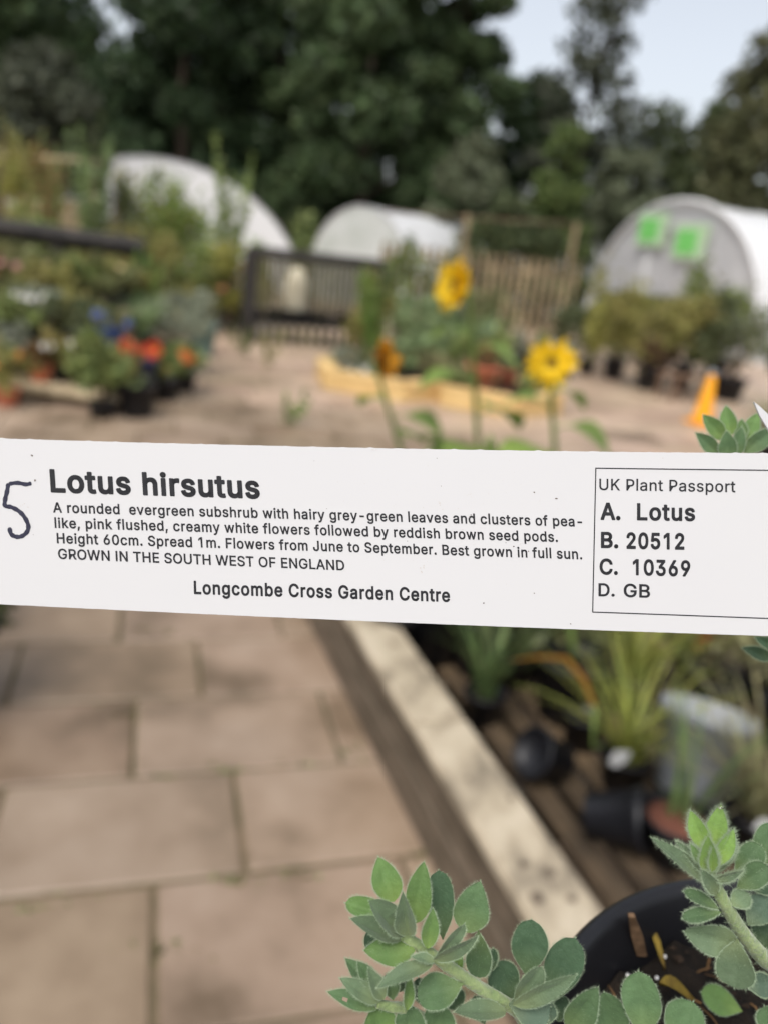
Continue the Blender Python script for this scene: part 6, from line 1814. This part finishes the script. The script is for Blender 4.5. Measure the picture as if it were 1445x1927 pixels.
for a_ in (
    ((100, 1330), (262, 928), 215, 'o', 'l_dark', .178, .1, 0, .08, .05),
    ((225, 1490), (402, 1232), 170, 'p', 'l_mid', .172, -.1, .2, .12, .06),
    ((520, 1600), (440, 1262), 215, 'o', 'l_mid', .175, .0, 0, .10, .05),
    ((690, 1540), (652, 1133), 230, 'o', 'l_mid', .172, .1, 0, .09, .05),
    ((850, 1600), (985, 1318), 230, 'o', 'l_mid', .171, .1, .1, .12, .05),
    ((160, 1440), (180, 1270), 120, 'o', 'l_dark', .181, .1, 0, .1, .05),
    ((60, 1480), (70, 1290), 150, 'o', 'l_blue', .172, 0, .2, .12, .05),
    ((1490, 1520), (1420, 1345), 150, 'o', 'l_mid', .172, .1, 0, .1, .05),
    ((1285, 1375), (1035, 1258), 150, 'o', 'l_fresh', .205, .0, .2, .08, .03),
):
    leaflet(shC, OE, KE, *a_[:5], *a_[5:])
shE = shoot([ze(1090, 520, .1665), ze(1120, 600, .167), ze(1190, 735, .168), ze(1290, 900, .171), ze(1440, 1070, .175), ze(1700, 1280, .19), root + Vector((.006, .006, 0))], [.0010, .0012, .0014, .0016, .0018, .002, .0022], hl=.0009, nh=1300)
for a_ in (
    ((1290, 600), (1450, 550), 170, 'o', 'l_dark', .176, .1, 0, .1, .05),
    ((1320, 850), (1452, 680), 165, 'o', 'l_blue', .174, .1, 0, .1, .05),
    ((1400, 1010), (1470, 752), 185, 'o', 'l_dark', .177, .1, 0, .1, .05),
    ((1380, 500), (1490, 230), 170, 'o', 'l_mid', .172, .1, 0, .1, .05),
    ((1100, 545), (1238, 315), 92, 'o', 'l_grey', .1690, .1, .3, .12, .06),
    ((1240, 530), (1400, 362), 150, 'o', 'l_mid', .1690, .1, 0, .12, .05),
    ((1250, 625), (1438, 482), 140, 'o', 'l_mid', .1675, -.1, .2, .12, .05),
    ((1058, 385), (968, 150), 112, 'p', 'l_bright', .1670, .15, 0, .16, .06),
    ((1112, 380), (1152, 112), 118, 'p', 'l_bright', .1672, .15, 0, .16, .06),
    ((1128, 480), (1235, 262), 92, 'p', 'l_bright', .1660, 0, .3, .18, .06),
    ((1080, 530), (1078, 305), 104, 'p', 'l_bright', .1650, -.1, 0, .25, .06),
    ((1105, 530), (1110, 360), 60, 'p', 'l_bright', .1645, -.1, .3, .2, .06),
    ((1030, 470), (970, 350), 50, 'p', 'l_fresh', .1655, 0, .2, .2, .06),
    ((1085, 590), (738, 315), 84, 'p', 'l_grey', .1655, -.1, .6, .1, .03),
    ((1070, 540), (885, 335), 60, 'p', 'l_grey', .1662, 0, .6, .1, .05),
    ((1130, 660), (1035, 508), 84, 'p', 'l_grey', .1650, -.1, .2, .15, .06),
    ((1110, 575), (1295, 518), 46, 'p', 'l_grey', .1645, -.2, .7, .1, .12),
    ((1210, 730), (1325, 655), 110, 'o', 'l_grey', .1670, 0, 0, .12, .05),
    ((1145, 750), (930, 640), 74, 'o', 'l_mid', .1665, -.1, .4, .15, .05),
    ((1160, 768), (920, 805), 84, 'o', 'l_mid', .1660, -.1, .3, .15, .05),
    ((1260, 965), (932, 888), 175, 'p', 'l_grey', .1670, .1, -.3, .12, .06),
    ((1255, 930), (1235, 1230), 220, 'o', 'l_grey', .1655, -.1, .1, .10, .06),
    ((1300, 1215), (1460, 1200), 130, 'o', 'l_blue', .174, 0, .2, .12, .05),
):
    leaflet(shE, OE, KE, *a_[:5], *a_[5:], hl=.0009 if a_[1][1] < 620 and a_[0][0] < 1140 else .0006)
b = MB()
dp = ze(1153, 125, .1668)
b.lathe(dp - Vector((0, 0, .00045)), [(0, 0), (.0003, .00008), (.00045, .0003), (.00045, .0006), (.0003, .0008), (0, .0009)], 14)
tag(b.build('water_droplet', M['drop']), 'tiny clear water droplet on the tip of the bright green shoot', 'droplet')
shF = shoot([zf(1245, 440, .198), zf(1265, 520, .199), zf(1350, 900, .203), zf(1480, 1500, .215), zf(1700, 2200, .235), root + Vector((.012, .01, 0))], [.0009, .0011, .0014, .0017, .002, .0022], nh=400)
for a_ in (
    ((1310, 440), (1485, 300), 92, 'p', 'l_mid', .197, .1, .1, .12, .05),
    ((1300, 400), (1392, 222), 88, 'p', 'l_fresh', .199, .1, 0, .14, .05),
    ((1290, 380), (1300, 258), 66, 'p', 'l_fresh', .199, .1, 0, .14, .05),
    ((1240, 345), (1213, 186), 84, 'p', 'l_fresh', .198, .1, 0, .16, .05),
    ((1205, 370), (1090, 232), 82, 'p', 'l_fresh', .197, .1, .2, .14, .05),
    ((1180, 450), (1052, 332), 76, 'p', 'l_mid', .196, 0, .2, .14, .05),
    ((1230, 490), (1218, 322), 90, 'p', 'l_mid', .195, -.1, 0, .14, .05),
    ((1260, 470), (1300, 300), 70, 'p', 'l_mid', .196, -.1, .2, .14, .05),
    ((1470, 1560), (1305, 1500), 66, 'p', 'l_dark', .205, 0, .2, .14, .05),
    ((1480, 1500), (1372, 1440), 56, 'p', 'l_dark', .207, 0, .2, .14, .05),
):
    leaflet(shF, OF, KF, *a_[:5], *a_[5:])

# small timber stand that carries the pot (below the frame)
t6 = thing('pot_stand', 'small square timber stand carrying the black pot of the subshrub', 'stand', (pb.x + .02, pb.y + .03, 0.03))
c = Vector((pb.x + .02, pb.y + .02, 0))
MB().box((c.x, c.y, pb.z - .022), .15, .15, .021, .2, bev=.003).build('top', M['wood_pale'], t6, smooth=False)
MB().box((c.x, c.y, .055), .06, .06, pb.z - .078, .2, bev=.004).build('post', M['wood_pale'], t6, smooth=False)
MB().box((c.x, c.y, .031), .16, .16, .024, .2, bev=.003).build('base', M['wood_pale'], t6, smooth=False)
